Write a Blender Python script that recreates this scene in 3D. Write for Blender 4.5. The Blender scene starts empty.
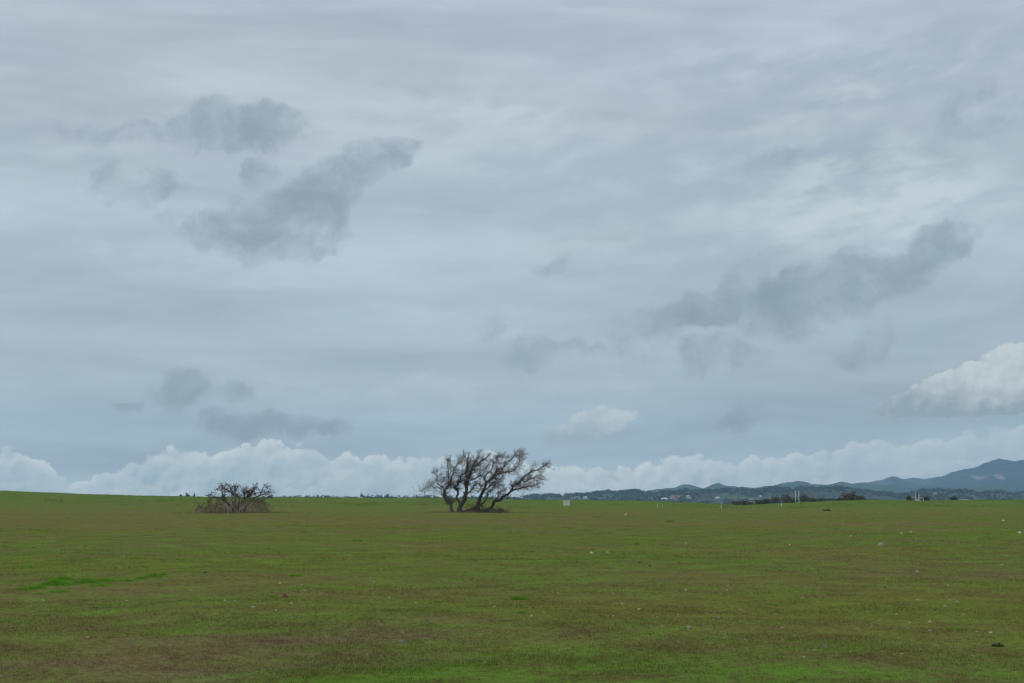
import bpy, math, random
import numpy as np
from mathutils import Vector

# =====================================================================
#  camera, world, sun, exposure
# =====================================================================
SC = bpy.context.scene
COL = SC.collection
R = math.radians
EYE = 1.7
FOC = 50.0 / 36.0 * 1024.0            # focal length in picture units
PITCH = math.atan(155.5 / FOC)
HORIZON = 497.0

cam_d = bpy.data.cameras.new('camera')
cam_d.lens = 50.0
cam_d.sensor_width = 36.0
cam_d.clip_start = 0.1
cam_d.clip_end = 60000.0
cam = bpy.data.objects.new('camera', cam_d)
COL.objects.link(cam)
cam.location = (0, 0, EYE)
cam.rotation_euler = (math.pi / 2 + PITCH, 0, 0)
SC.camera = cam

SC.view_settings.view_transform = 'Standard'
SC.view_settings.look = 'None'
SC.view_settings.exposure = 0.07
SC.view_settings.gamma = 1.0
SC.view_settings.use_curve_mapping = False
try:
    SC.cycles.use_denoising = True
    SC.cycles.denoiser = 'OPENIMAGEDENOISE'
    SC.cycles.denoising_input_passes = 'RGB_ALBEDO_NORMAL'
    SC.cycles.denoising_prefilter = 'ACCURATE'
    SC.cycles.max_bounces = 5
    SC.cycles.diffuse_bounces = 3
    SC.cycles.volume_bounces = 2
    SC.cycles.filter_width = 1.2
except Exception:
    pass

SUN_EL, SUN_AZ = R(48), R(-120)       # azimuth from +Y towards +X: the sun is behind the left shoulder
sun_d = bpy.data.lights.new('sun', 'SUN')
sun_d.energy = 1.25
sun_d.angle = R(25)
sun_d.color = (1.0, 0.96, 0.9)
sun = bpy.data.objects.new('sun', sun_d)
COL.objects.link(sun)
sd = Vector((math.sin(SUN_AZ) * math.cos(SUN_EL), math.cos(SUN_AZ) * math.cos(SUN_EL), math.sin(SUN_EL)))
sun.rotation_euler = (-sd).to_track_quat('-Z', 'Y').to_euler()
sun.location = (0, 0, 300)


HAZE_C, HAZE_D, HAZE_R, HAZE_TOP = (0.43, 0.70, 1.0), 1.65e-4, 8600.0, 195.0


def lin(*c):
    out = []
    for v in c:
        v /= 255.0
        out.append(v / 12.92 if v <= 0.04045 else ((v + 0.055) / 1.055) ** 2.4)
    return tuple(out)


def px_dir(px, py):
    u, v = (px - 512.0) / FOC, (341.5 - py) / FOC
    cp, sp = math.cos(PITCH), math.sin(PITCH)
    d = np.array([u, cp - v * sp, sp + v * cp])
    return d / np.linalg.norm(d)


def sky_xy(px, py):
    """bearing and elevation of a sight line, in units of 1/FOC radian"""
    d = px_dir(px, py)
    return math.atan2(d[0], d[1]) * FOC, math.asin(d[2]) * FOC


# ---- a small expression layer over shader nodes -----------------------
class Ex:
    def __init__(s, t, sock):
        s.t, s.s = t, sock

    def _m(s, op, *o, clamp=False):
        n = s.t.nodes.new('ShaderNodeMath')
        n.operation = op
        n.use_clamp = clamp
        for i, a in enumerate((s,) + o):
            put(s.t, n.inputs[i], a)
        return Ex(s.t, n.outputs[0])

    def __add__(s, o): return s._m('ADD', o)
    __radd__ = __add__
    def __mul__(s, o): return s._m('MULTIPLY', o)
    __rmul__ = __mul__
    def __sub__(s, o): return s._m('SUBTRACT', o)
    def __rsub__(s, o): return (s * -1.0) + o
    def __truediv__(s, o): return s._m('DIVIDE', o)
    def __pow__(s, o): return s._m('POWER', o)
    def max(s, o): return s._m('MAXIMUM', o)
    def min(s, o): return s._m('MINIMUM', o)
    def abs(s): return s._m('ABSOLUTE')
    def clamp(s): return s._m('ADD', 0.0, clamp=True)

    def ramp(s, a, b, lo=0.0, hi=1.0, smooth=True):
        n = s.t.nodes.new('ShaderNodeMapRange')
        n.interpolation_type = 'SMOOTHSTEP' if smooth else 'LINEAR'
        put(s.t, n.inputs['Value'], s)
        n.inputs['From Min'].default_value = a
        n.inputs['From Max'].default_value = b
        n.inputs['To Min'].default_value = lo
        n.inputs['To Max'].default_value = hi
        return Ex(s.t, n.outputs['Result'])


def put(t, sock, v):
    if isinstance(v, Ex):
        t.links.new(v.s, sock)
    else:
        if isinstance(v, tuple) and len(v) == 3 and sock.type == 'RGBA':
            v = v + (1.0,)
        sock.default_value = v


def vec(t, x, y, z=0.0):
    n = t.nodes.new('ShaderNodeCombineXYZ')
    for i, a in enumerate((x, y, z)):
        put(t, n.inputs[i], a)
    return Ex(t, n.outputs[0])


def sep(t, v):
    n = t.nodes.new('ShaderNodeSeparateXYZ')
    put(t, n.inputs[0], v)
    return [Ex(t, o) for o in n.outputs]


def noise(t, v, scale=1.0, detail=4.0, rough=0.5, dist=0.0, dims='2D', color=False, lac=2.0):
    n = t.nodes.new('ShaderNodeTexNoise')
    n.noise_dimensions = dims
    put(t, n.inputs['Vector'], v)
    n.inputs['Scale'].default_value = scale
    n.inputs['Detail'].default_value = detail
    n.inputs['Roughness'].default_value = rough
    n.inputs['Distortion'].default_value = dist
    n.inputs['Lacunarity'].default_value = lac
    return Ex(t, n.outputs['Color' if color else 0])


def voro(t, v, scale=1.0, detail=2.0, rough=0.5, dims='2D', out='Distance', feature='F1'):
    n = t.nodes.new('ShaderNodeTexVoronoi')
    n.voronoi_dimensions = dims
    n.feature = feature
    put(t, n.inputs['Vector'], v)
    n.inputs['Scale'].default_value = scale
    if 'Detail' in n.inputs:
        n.inputs['Detail'].default_value = detail
        n.inputs['Roughness'].default_value = rough
    return Ex(t, n.outputs[out])


def mix(t, f, a, b, mode='MIX'):
    n = t.nodes.new('ShaderNodeMix')
    n.data_type = 'RGBA'
    n.blend_type = mode
    put(t, n.inputs[0], f)
    put(t, n.inputs[6], a)
    put(t, n.inputs[7], b)
    return Ex(t, n.outputs[2])


def vmath(t, op, a, b=None, scale=None):
    n = t.nodes.new('ShaderNodeVectorMath')
    n.operation = op
    put(t, n.inputs[0], a)
    if b is not None:
        put(t, n.inputs[1], b)
    if scale is not None:
        put(t, n.inputs['Scale'], scale)
    return n


def crv(t, x, pts):
    """piecewise linear function of x through (x, value) points"""
    n = t.nodes.new('ShaderNodeValToRGB')
    x0, x1 = pts[0][0], pts[-1][0]
    vs = [p[1] for p in pts]
    iscol = isinstance(vs[0], tuple)
    lo, hi = (0, 1) if iscol else (min(vs), max(vs))
    f = x.ramp(x0, x1, smooth=False)
    put(t, n.inputs[0], f)
    e = n.color_ramp.elements
    while len(e) < len(pts):
        e.new(0.5)
    for i, (px, v) in enumerate(pts):
        e[i].position = (px - x0) / (x1 - x0)
    for i, (px, v) in enumerate(pts):
        e[i].color = v + (1.0,) if iscol else ((v - lo) / (hi - lo),) * 3 + (1.0,)
    o = Ex(t, n.outputs[0])
    if iscol:
        return o
    return o * (hi - lo) + lo


def build_sky():
    w = bpy.data.worlds.new('World')
    SC.world = w
    w.use_nodes = True
    t = w.node_tree
    t.nodes.clear()
    out = t.nodes.new('ShaderNodeOutputWorld')
    bg = t.nodes.new('ShaderNodeBackground')
    STR = 0.1
    bg.inputs['Strength'].default_value = STR
    t.links.new(bg.outputs[0], out.inputs[0])
    sky = t.nodes.new('ShaderNodeTexSky')
    sky.sky_type = 'NISHITA'
    sky.sun_disc = False
    sky.sun_elevation = SUN_EL
    sky.sun_rotation = SUN_AZ
    sky.air_density = 1.0
    sky.dust_density = 1.5
    tc = t.nodes.new('ShaderNodeTexCoord')
    d = Ex(t, vmath(t, 'NORMALIZE', Ex(t, tc.outputs['Generated'])).outputs[0])
    dx, dy, dz = sep(t, d)
    X = dx._m('ARCTAN2', dy) * FOC
    Y = dz._m('ARCSINE') * FOC
    P = vec(t, X, Y)

    # --- high stratus sheet: soft bands, lighter and darker -------------
    base = crv(t, Y, [(-60, lin(150, 170, 183)), (6, lin(163, 182, 193)), (40, lin(154, 176, 190)), (75, lin(153, 175, 190)),
                      (110, lin(163, 181, 193)), (190, lin(168, 186, 197)), (280, lin(171, 189, 199)),
                      (390, lin(175, 188, 198)), (520, lin(174, 187, 199)), (900, lin(180, 188, 198))])
    s1 = noise(t, vec(t, X * (1 / 520), Y * (1 / 75) + X * 0.0007), 1.0, 6, 0.55, 0.6)
    s2 = noise(t, vec(t, X * (1 / 190) + 7.3, Y * (1 / 26)), 1.0, 5, 0.55, 0.5)
    s3 = noise(t, vec(t, X * (1 / 900) + 3.1, Y * (1 / 260) + 5.0), 1.0, 3, 0.5, 0.3)
    s4 = noise(t, vec(t, X * (1 / 240) + Y * (1 / 400) + 2.0, Y * (1 / 60) - X * (1 / 330)), 1.0, 6, 0.56, 0.25)
    k = (s1 - 0.5) * 0.44 + (s2 - 0.5) * 0.20 + (s3 - 0.5) * 0.22 + (s4 - 0.5) * 0.26
    base = mix(t, 1.0, base, vec(t, k + 1.0, k * 0.95 + 1.0, k * 0.85 + 1.0), 'MULTIPLY')
    # warmer violet and cooler cyan drifts of the sheet
    tint = noise(t, vec(t, X * (1 / 330) + 1.7, Y * (1 / 120) + 9.0), 1.0, 3, 0.5, 0.2)
    base = mix(t, tint.ramp(0.35, 0.65) * 0.35, base, mix(t, 1.0, base, (1.03, 0.965, 1.005), 'MULTIPLY'))

    def blob(P_, px, py, rx, ry, rot, amp, gx=1.0, gy=1.0):
        x, y = sky_xy(px, py)
        n = t.nodes.new('ShaderNodeMapping')
        n.vector_type = 'TEXTURE'
        put(t, n.inputs['Vector'], P_)
        n.inputs['Location'].default_value = (x, y, 0)
        n.inputs['Rotation'].default_value = (0, 0, R(rot))
        n.inputs['Scale'].default_value = (rx * gx, ry * gy, 1e7)
        q = Ex(t, n.outputs[0])
        dd = Ex(t, vmath(t, 'DOT_PRODUCT', q, q).outputs['Value'])
        return (1.0 - dd).max(0.0) * amp

    def field(P_, lst, gx=1.0, gy=1.0):
        s = None
        for a in lst:
            b = blob(P_, *a, gx, gy)
            s = b if s is None else s + b
        return s

    def warp(P_, size, amt, off=0.0, detail=3.0):
        c = noise(t, vmath_add(P_, off), 1.0 / size, detail, 0.55, 0.0, color=True)
        o = Ex(t, vmath(t, 'SUBTRACT', c, (0.5, 0.5, 0.5)).outputs[0])
        o = Ex(t, vmath(t, 'SCALE', o, scale=amt).outputs[0])
        return Ex(t, vmath(t, 'ADD', P_, o).outputs[0])

    def vmath_add(P_, off):
        return Ex(t, vmath(t, 'ADD', P_, (off, off * 0.7, 0.0)).outputs[0])

    PS = warp(P, 75, 46, 311.0, 4.0)          # soft warp
    PW = warp(PS, 26, 16, 77.0, 4.0)

    # --- broad light areas of thinner cloud -----------------------------
    light = field(PS, [(860, 195, 130, 60, 10, 1.1), (960, 205, 100, 34, 10, 0.7), (420, 128, 190, 60, 3, 0.62), (535, 120, 90, 14, 0, 0.4),
                       (850, 100, 60, 14, 8, 0.55), (790, 128, 90, 22, 5, 0.45), (640, 240, 200, 34, 4, 0.42),
                       (600, 135, 120, 20, 3, 0.3), (450, 390, 260, 22, 0, 0.3), (210, 265, 200, 24, 0, 0.25),
                       (90, 150, 130, 50, 0, 0.3)])
    mott = noise(t, vec(t, X * (1 / 70) + Y * (1 / 200), Y * (1 / 23) - X * (1 / 130)), 1.0, 6, 0.58, 0.15)
    dark = field(PS, [(640, 175, 270, 50, 2, 0.75), (880, 70, 300, 55, 4, 0.95), (650, 60, 160, 40, 2, 0.4), (830, 150, 120, 22, 6, 0.6), (60, 245, 160, 26, 0, 0.55), (330, 310, 300, 26, 0, 0.35),
                      (520, 455, 500, 18, 0, 0.3), (1000, 120, 90, 34, 8, 0.5), (900, 330, 140, 40, 10, 0.35), (990, 290, 90, 40, 0, 0.4)])
    base = mix(t, dark.min(1.0) * (1.0 - mott).ramp(0.2, 0.65) * 0.68, base, lin(153, 169, 185))
    lf = (light * mott.ramp(0.3, 0.68)).min(1.0)
    base = mix(t, lf * 0.95, base, lin(192, 205, 212))

    # --- ragged dark scud -------------------------------------------------
    scud_list = [
        (225, 126, 66, 20, 5, 1.15), (160, 132, 46, 10, 12, 0.75), (276, 124, 34, 16, -6, 0.85), (100, 134, 44, 9, 5, 0.5),
        (130, 186, 56, 19, 8, 0.85), (172, 213, 26, 9, 22, 0.7),
        (350, 176, 64, 20, 30, 1.25), (308, 198, 60, 26, 32, 1.0), (266, 228, 68, 34, 4, 1.15), (394, 154, 30, 14, 28, 0.95),
        (262, 168, 22, 12, 52, 0.95), (222, 234, 50, 20, 0, 0.6), (312, 236, 36, 20, 12, 0.6), (275, 252, 60, 14, 0, 0.5),
        (938, 244, 42, 17, 24, 1.3), (892, 268, 70, 24, 20, 1.25), (832, 286, 84, 27, 11, 1.4), (790, 298, 60, 18, 6, 0.7), (745, 306, 88, 20, 4, 1.0),
        (665, 318, 74, 15, 5, 0.8), (742, 274, 36, 16, 42, 0.75), (730, 358, 48, 17, 0, 1.0), (865, 346, 34, 22, 40, 0.85),
        (642, 345, 46, 15, 0, 0.6), (800, 322, 60, 18, 10, 0.55), (905, 295, 24, 8, 10, 0.5),
        (556, 262, 22, 10, 8, 0.5), (530, 352, 26, 16, 22, 0.95), (492, 324, 20, 17, 50, 0.6), (575, 345, 24, 14, 10, 0.5),
        (178, 386, 34, 17, 10, 0.9), (236, 389, 20, 10, 15, 0.75), (128, 399, 18, 6, 0, 0.7),
        (275, 426, 74, 13, 2, 1.15), (216, 420, 24, 11, 10, 0.9),
        (772, 160, 38, 12, 12, 0.8), (985, 108, 70, 28, 10, 0.6), (960, 246, 18, 8, 0, 0.5),
        (700, 425, 60, 8, 0, 0.5), (745, 418, 34, 13, 30, 0.6)]
    S = field(PW, scud_list, 1.22, 1.38)
    rag = noise(t, vmath_add(PS, 500.0), 1 / 44, 8, 0.62, 0.1)
    rag2 = noise(t, vmath_add(P, 900.0), 1 / 90, 4, 0.5, 0.0)
    diag = noise(t, vec(t, (X * 0.86 + Y * 0.5) * (1 / 120), (Y * 0.86 - X * 0.5) * (1 / 44)), 1.0, 6, 0.6, 0.8)
    Ss = (S * 1.5) / (S + 0.85)
    core = Ss * 1.1 + (rag - 0.5) * 2.5 + (diag - 0.5) * 1.0 - 0.30
    sm = core.ramp(-0.28, 1.40) * S.ramp(0.0, 0.55) * (rag2 * 1.0 + 0.45).min(1.0)
    scol = mix(t, rag2.ramp(0.35, 0.65), lin(126, 144, 157), lin(137, 151, 167))
    col = mix(t, sm * 0.78, base, scol)

    # --- cumulus: lone heaps --------------------------------------------
    def puffs(P_, size, off):
        v = voro(t, vmath_add(P_, off), 1.0 / size, 3.0, 0.55, feature='SMOOTH_F1' if False else 'F1')
        return 1.0 - v

    PC = warp(P, 18, 6, 42.0, 3.0)
    PC_hi = Ex(t, vmath(t, 'ADD', PC, (-4.0, 5.0, 0.0)).outputs[0])

    def heap(lst, size, off, y_base, y_top, bright, basecol, amount, soft=0.2, col=None):
        f = field(PC, lst)
        p0 = puffs(PC, size, off)
        p1 = puffs(PC_hi, size, off)
        big = noise(t, vmath_add(PC, off + 50), 1.0 / (size * 2.2), 5, 0.55)
        dens = f + (p0 - 0.6) * 0.85 + (big - 0.5) * 1.1 - 0.20
        a = dens.ramp(0.0, soft) * f.ramp(0.0, 0.12)
        b0, b1 = sky_xy(512, y_base)[1], sky_xy(512, y_top)[1]
        rel = (p0 - p1) * 0.42 + (big - 0.5) * 1.1
        lit = ((Y - b0) / (b1 - b0)).ramp(0.0, 1.05) * 0.95 + rel - 0.05
        c = mix(t, lit.clamp(), basecol, bright)
        return mix(t, a * amount, col, c)

    col = heap([(590, 425, 56, 20, 14, 1.2), (566, 436, 50, 13, 5, 1.0), (608, 419, 34, 15, 0, 0.9)], 20, 13.0, 446, 414,
               lin(182, 195, 203), lin(152, 171, 184), 0.8, 0.5, col)

    # --- the long cumulus bank along the horizon -------------------------
    def bank(prof, size, off, amp, depth, bright, basecol, edge, col, top_fade=1.0):
        side = crv(t, X, [(-900, 1.0), (120, 1.0), (260, 0.72), (380, 0.52), (520, 0.5), (900, 0.7)])
        pts = [(sky_xy(a, b)[0], sky_xy(a, b)[1]) for a, b in prof]
        T = crv(t, X, pts)
        p0 = puffs(PC, size, off)
        p1 = puffs(PC_hi, size, off)
        big = noise(t, vmath_add(PC, off + 90), 1.0 / (size * 2.4), 5, 0.6)
        big2 = noise(t, vmath_add(P, off + 190), 1.0 / (size * 4.5), 4, 0.55)
        h = T + (p0 - 0.62) * amp + (big - 0.5) * amp * 1.7 + (big2 - 0.5) * amp * 1.5 - Y
        soft = noise(t, vmath_add(P, off + 300), 1.0 / 90, 3, 0.5).ramp(0.3, 0.65, 1.0, 0.4)
        a = (h * soft).ramp(0.0, edge)
        rel = (p0 - p1) * 0.55 + (big - 0.5) * 0.8
        lit = (h.max(0.0) * (-1.0 / depth))._m('EXPONENT') * 0.78 + 0.14 + rel * 1.0
        c = mix(t, lit.clamp(), basecol, bright)
        gaps = noise(t, vec(t, X * (1 / 110) + off, Y * (1 / 40)), 1.0, 4, 0.55, 0.5)
        return mix(t, a * gaps.ramp(0.26, 0.48, 0.5, 1.0) * side * top_fade, col, c)

    back = [(-250, 450), (-120, 446), (0, 438), (28, 441), (45, 456), (62, 468), (90, 471), (108, 463), (130, 456), (152, 447), (178, 443),
            (205, 443), (240, 439), (282, 436), (310, 441), (345, 446), (385, 445), (430, 447), (458, 444), (490, 452), (540, 463),
            (575, 466), (612, 470), (640, 465), (662, 457), (685, 451), (735, 451), (765, 457), (812, 448), (850, 434), (1100, 420)]
    col = bank(back, 25, 5.0, 14.0, 17.0, lin(192, 203, 209), lin(152, 174, 189), 3.0, col, 0.95)
    front = [(-250, 470), (0, 464), (40, 460), (70, 476), (110, 478), (150, 474), (200, 480), (250, 486), (300, 474), (330, 464), (365, 470),
             (385, 462), (410, 478), (450, 482), (520, 470), (560, 474), (600, 482), (650, 476), (700, 474), (760, 478), (800, 466), (850, 462),
             (900, 452), (950, 446), (1000, 440), (1100, 440)]
    col = bank(front, 20, 61.0, 20.0, 12.0, lin(184, 197, 205), lin(151, 173, 188), 5.0, col, 0.75)

    col = heap([(988, 382, 84, 34, 18, 1.3), (936, 396, 66, 23, 14, 1.4), (908, 403, 34, 12, 8, 1.1), (1045, 378, 84, 44, 0, 1.3), (910, 410, 48, 7, 3, 1.3),
                (1010, 405, 110, 11, 0, 1.2)], 28, 23.0, 418, 382, lin(190, 200, 206), lin(143, 160, 173), 0.95, 0.3, col)

    # --- below eye level only dull air -----------------------------------
    # the clear blue of the Nishita sky shows faintly through the cloud
    # the air between here and the far hills dims this light by T and adds its own; the sky behind it is that much brighter
    el = (Y * (1.0 / FOC))._m('TANGENT').max(0.004)
    L = ((el ** -1.0) * HAZE_TOP).min(HAZE_R)
    T = (L * -HAZE_D)._m('EXPONENT')
    J = tuple(q * 0.39 for q in HAZE_C)
    add = Ex(t, vmath(t, 'SCALE', vec(t, *J), scale=(1.0 - T)).outputs[0])
    col = Ex(t, vmath(t, 'SUBTRACT', col, add).outputs[0])
    col = Ex(t, vmath(t, 'SCALE', col, scale=T ** -1.0).outputs[0])
    col = Ex(t, vmath(t, 'MAXIMUM', col, (0.02, 0.02, 0.02)).outputs[0])
    col10 = Ex(t, vmath(t, 'SCALE', col, scale=1.0 / STR).outputs[0])
    fin = mix(t, 0.94, Ex(t, sky.outputs[0]), col10)
    t.links.new(fin.s, bg.inputs['Color'])
    try:
        w.cycles.sampling_method = 'MANUAL'
        w.cycles.sample_map_resolution = 512
    except Exception:
        pass


build_sky()

# =====================================================================
#  helpers
# =====================================================================
rng = np.random.default_rng(7)


def _hash(ix, iy, seed):
    a = (ix.astype(np.int64) * 374761393 + iy.astype(np.int64) * 668265263 + seed * 974634777) & 0xFFFFFFFF
    a = ((a ^ (a >> 13)) * 1274126177) & 0xFFFFFFFF
    a = a ^ (a >> 16)
    return (a & 0xFFFFFF) / float(0xFFFFFF)


def vnoise(x, y, seed=0):
    x, y = np.asarray(x, float), np.asarray(y, float)
    ix, iy = np.floor(x), np.floor(y)
    fx, fy = x - ix, y - iy
    fx, fy = fx * fx * (3 - 2 * fx), fy * fy * (3 - 2 * fy)
    a, b = _hash(ix, iy, seed), _hash(ix + 1, iy, seed)
    c, d = _hash(ix, iy + 1, seed), _hash(ix + 1, iy + 1, seed)
    return (a * (1 - fx) + b * fx) * (1 - fy) + (c * (1 - fx) + d * fx) * fy - 0.5


def fbm(x, y, seed=0, octv=4):
    s, a = 0.0, 1.0
    for i in range(octv):
        s = s + vnoise(x, y, seed + i) * a
        x, y, a = x * 2.03 + 5.1, y * 2.03 - 3.7, a * 0.5
    return s


def sstep(a, b, x):
    q = np.clip((x - a) / (b - a), 0, 1)
    return q * q * (3 - 2 * q)


class MB:
    """collects shapes and links them as ONE mesh object"""
    def __init__(s):
        s.v, s.f, s.n, s.rnd = [], [], 0, []

    def add(s, v, f):
        v = np.asarray(v, float)
        s.v.append(v)
        s.f.extend([tuple(int(i) + s.n for i in q) for q in f])
        s.n += len(v)

    def tube(s, pts, rad, k=6, cap=True):
        pts, rad = np.asarray(pts, float), np.asarray(rad, float)
        n = len(pts)
        tg = np.gradient(pts, axis=0)
        tg /= np.linalg.norm(tg, axis=1)[:, None] + 1e-9
        up = np.array([0.0, 0.0, 1.0]) if abs(tg[0][2]) < 0.8 else np.array([1.0, 0.0, 0.0])
        ang = np.arange(k) * 2 * math.pi / k
        vs = []
        for i in range(n):
            a = np.cross(tg[i], up)
            a /= np.linalg.norm(a) + 1e-9
            b = np.cross(tg[i], a)
            up = b if np.linalg.norm(b) > 0.1 else up
            vs.append(pts[i] + rad[i] * (np.cos(ang)[:, None] * a + np.sin(ang)[:, None] * b))
            up = np.cross(a, tg[i])
        fs = [(i * k + j, i * k + (j + 1) % k, (i + 1) * k + (j + 1) % k, (i + 1) * k + j) for i in range(n - 1) for j in range(k)]
        if cap:
            fs.append(tuple(range(k))[::-1])
            fs.append(tuple((n - 1) * k + j for j in range(k)))
        s.add(np.concatenate(vs), fs)

    def box(s, c, sz, rz=0.0):
        x, y, z = [q / 2 for q in sz]
        v = np.array([(a, b, e) for a in (-x, x) for b in (-y, y) for e in (-z, z)])
        if rz:
            ca, sa = math.cos(rz), math.sin(rz)
            v = np.stack([v[:, 0] * ca - v[:, 1] * sa, v[:, 0] * sa + v[:, 1] * ca, v[:, 2]], 1)
        s.add(v + np.array(c), [(0, 1, 3, 2), (4, 6, 7, 5), (0, 4, 5, 1), (2, 3, 7, 6), (0, 2, 6, 4), (1, 5, 7, 3)])

    def cyl(s, p0, p1, r0, r1=None, k=10):
        s.tube([p0, p1], [r0, r0 if r1 is None else r1], k)

    def leaves(s, centres, size, r, up_bias=0.0):
        """small three cornered leaf faces, one per centre, turned every way"""
        m = len(centres)
        a = r.normal(size=(m, 3)); a /= np.linalg.norm(a, axis=1)[:, None]
        b = r.normal(size=(m, 3)); b[:, 2] += up_bias
        b = np.cross(a, b); b /= np.linalg.norm(b, axis=1)[:, None] + 1e-9
        sz = size * r.uniform(0.6, 1.4, size=(m, 1))
        v = np.empty((m * 4, 3))
        v[0::4] = centres - a * sz
        v[1::4] = centres + b * sz * 0.55
        v[2::4] = centres + a * sz
        v[3::4] = centres - b * sz * 0.55
        s.add(v, [(4 * i, 4 * i + 1, 4 * i + 2, 4 * i + 3) for i in range(m)])

    def mesh(s, name, mat, smooth=False):
        me = bpy.data.meshes.new(name)
        v = np.concatenate(s.v) if s.v else np.zeros((0, 3))
        me.from_pydata(v.tolist(), [], s.f)
        me.materials.append(mat)
        if smooth:
            me.polygons.foreach_set('use_smooth', [True] * len(me.polygons))
        me.update()
        return me

    def build(s, name, mat, parent=None, smooth=False, loc=None):
        o = bpy.data.objects.new(name, s.mesh(name, mat, smooth))
        COL.objects.link(o)
        if parent is not None:
            o.parent = parent
        if loc is not None:
            o.location = loc
        return o


def tag(o, label=None, cat=None, group=None, kind=None):
    if label: o['label'] = label
    if cat: o['category'] = cat
    if group: o['group'] = group
    if kind: o['kind'] = kind
    return o


def empty(name, loc, label, cat, group=None, rz=0.0):
    o = bpy.data.objects.new(name, None)
    o.empty_display_size = 0.2
    COL.objects.link(o)
    o.location = tuple(float(q) for q in loc)
    o.rotation_euler = (0, 0, rz)
    return tag(o, label, cat, group)


def copy_thing(o, loc, label, group=None, rz=0.0, scale=None):
    c = o.copy()
    COL.objects.link(c)
    c.location = tuple(float(q) for q in loc)
    c.rotation_euler = (0, 0, rz)
    if scale: c.scale = scale
    c['label'] = label
    if group: c['group'] = group
    for ch in list(o.children):
        k = ch.copy()
        COL.objects.link(k)
        k.parent = c
        for g in list(ch.children):
            q = g.copy()
            COL.objects.link(q)
            q.parent = k
    return c


def mat(name, build):
    m = bpy.data.materials.new(name)
    m.use_nodes = True
    t = m.node_tree
    b = t.nodes['Principled BSDF']
    b.inputs['Specular IOR Level'].default_value = 0.2
    b.inputs['Roughness'].default_value = 0.9
    build(t, b)
    return m


def pos(t):
    g = t.nodes.new('ShaderNodeNewGeometry')
    return Ex(t, g.outputs['Position'])


def objco(t):
    g = t.nodes.new('ShaderNodeTexCoord')
    return Ex(t, g.outputs['Object'])


def bump(t, b, h, strength=0.5, dist=0.02):
    n = t.nodes.new('ShaderNodeBump')
    n.inputs['Strength'].default_value = strength
    n.inputs['Distance'].default_value = dist
    put(t, n.inputs['Height'], h)
    t.links.new(n.outputs[0], b.inputs['Normal'])


def thin(m, f=0.4):
    """light also passes through a thin blade"""
    t = m.node_tree
    b = t.nodes['Principled BSDF']
    b.inputs['Specular IOR Level'].default_value = 0.0
    tr = t.nodes.new('ShaderNodeBsdfTranslucent')
    mx = t.nodes.new('ShaderNodeMixShader')
    mx.inputs[0].default_value = f
    src = b.inputs['Base Color'].links[0].from_socket
    t.links.new(src, tr.inputs['Color'])
    t.links.new(b.outputs[0], mx.inputs[1])
    t.links.new(tr.outputs[0], mx.inputs[2])
    t.links.new(mx.outputs[0], t.nodes['Material Output'].inputs[0])
    return m


def plain(name, c, rough=0.7, var=0.25, scale=3.0, spec=0.2, metal=0.0):
    def f(t, b):
        n = noise(t, objco(t), scale, 5, 0.6, dims='3D')
        k = n.ramp(0.25, 0.75, 1 - var, 1 + var, smooth=False)
        put(t, b.inputs['Base Color'], mix(t, 1.0, c, vec(t, k, k, k), 'MULTIPLY'))
        b.inputs['Roughness'].default_value = rough
        b.inputs['Specular IOR Level'].default_value = spec
        b.inputs['Metallic'].default_value = metal
    return mat(name, f)


def field_colour(t, P):
    """colour of the pasture by place: green flushes, olive sward, brown thin ground"""
    x, y, z = sep(t, P)
    P2 = vec(t, x, y)
    big = noise(t, vec(t, x * 0.028 + 3.0, y * 0.026), 1.0, 5, 0.55, 0.5)
    med = noise(t, vec(t, x * 0.17, y * 0.15), 1.0, 5, 0.6, 0.6)
    sml = noise(t, P2, 0.9, 5, 0.65, 0.3)
    fin = noise(t, P2, 9.0, 4, 0.65)
    mic = noise(t, P2, 55.0, 3, 0.6)
    # zones along the field: green near the camera, thin and brown further out, green again towards the brow
    r = (x * x + y * y) ** 0.5
    zone = crv(t, (r.max(1.0))._m('LOGARITHM', 10.0), [(0.9, 0.60), (1.18, 0.60), (1.30, 0.52), (1.45, 0.46), (1.6, 0.48), (1.8, 0.44),
                                                     (2.0, 0.38), (2.2, 0.36), (2.36, 0.62), (2.5, 0.85), (3.0, 0.8)])
    right = x / (r + 1.0)
    g = (big - 0.5) * 0.8 + (med - 0.5) * 1.05 + (sml - 0.5) * 1.4 + (fin - 0.5) * 1.3 + zone + right * 0.2
    g = g.ramp(0.0, 1.0)
    c = mix(t, g, C_BROWN, C_GREEN)
    olive = (noise(t, vec(t, x * 0.05 + 40.0, y * 0.11), 1.0, 4, 0.6)).ramp(0.35, 0.7)
    c = mix(t, olive * 0.55, c, C_OLIVE)
    # reddish thin soil showing here and there
    red = (noise(t, vec(t, x * 0.12 + 11.0, y * 0.14 + 4.0), 1.0, 5, 0.65, 0.4)).ramp(0.56, 0.74)
    c = mix(t, red * 0.6, c, C_RED)
    k = (fin - 0.5) * 1.4 + (mic - 0.5) * 1.0 + (sml - 0.5) * 0.9 + 1.04
    c = mix(t, 1.0, c, vec(t, k, k, k), 'MULTIPLY')
    return c, fin, mic, sml


C_GREEN = (0.102, 0.184, 0.028)
C_OLIVE = (0.140, 0.156, 0.030)
C_BROWN = (0.166, 0.140, 0.056)
C_RED = (0.180, 0.118, 0.082)

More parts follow.
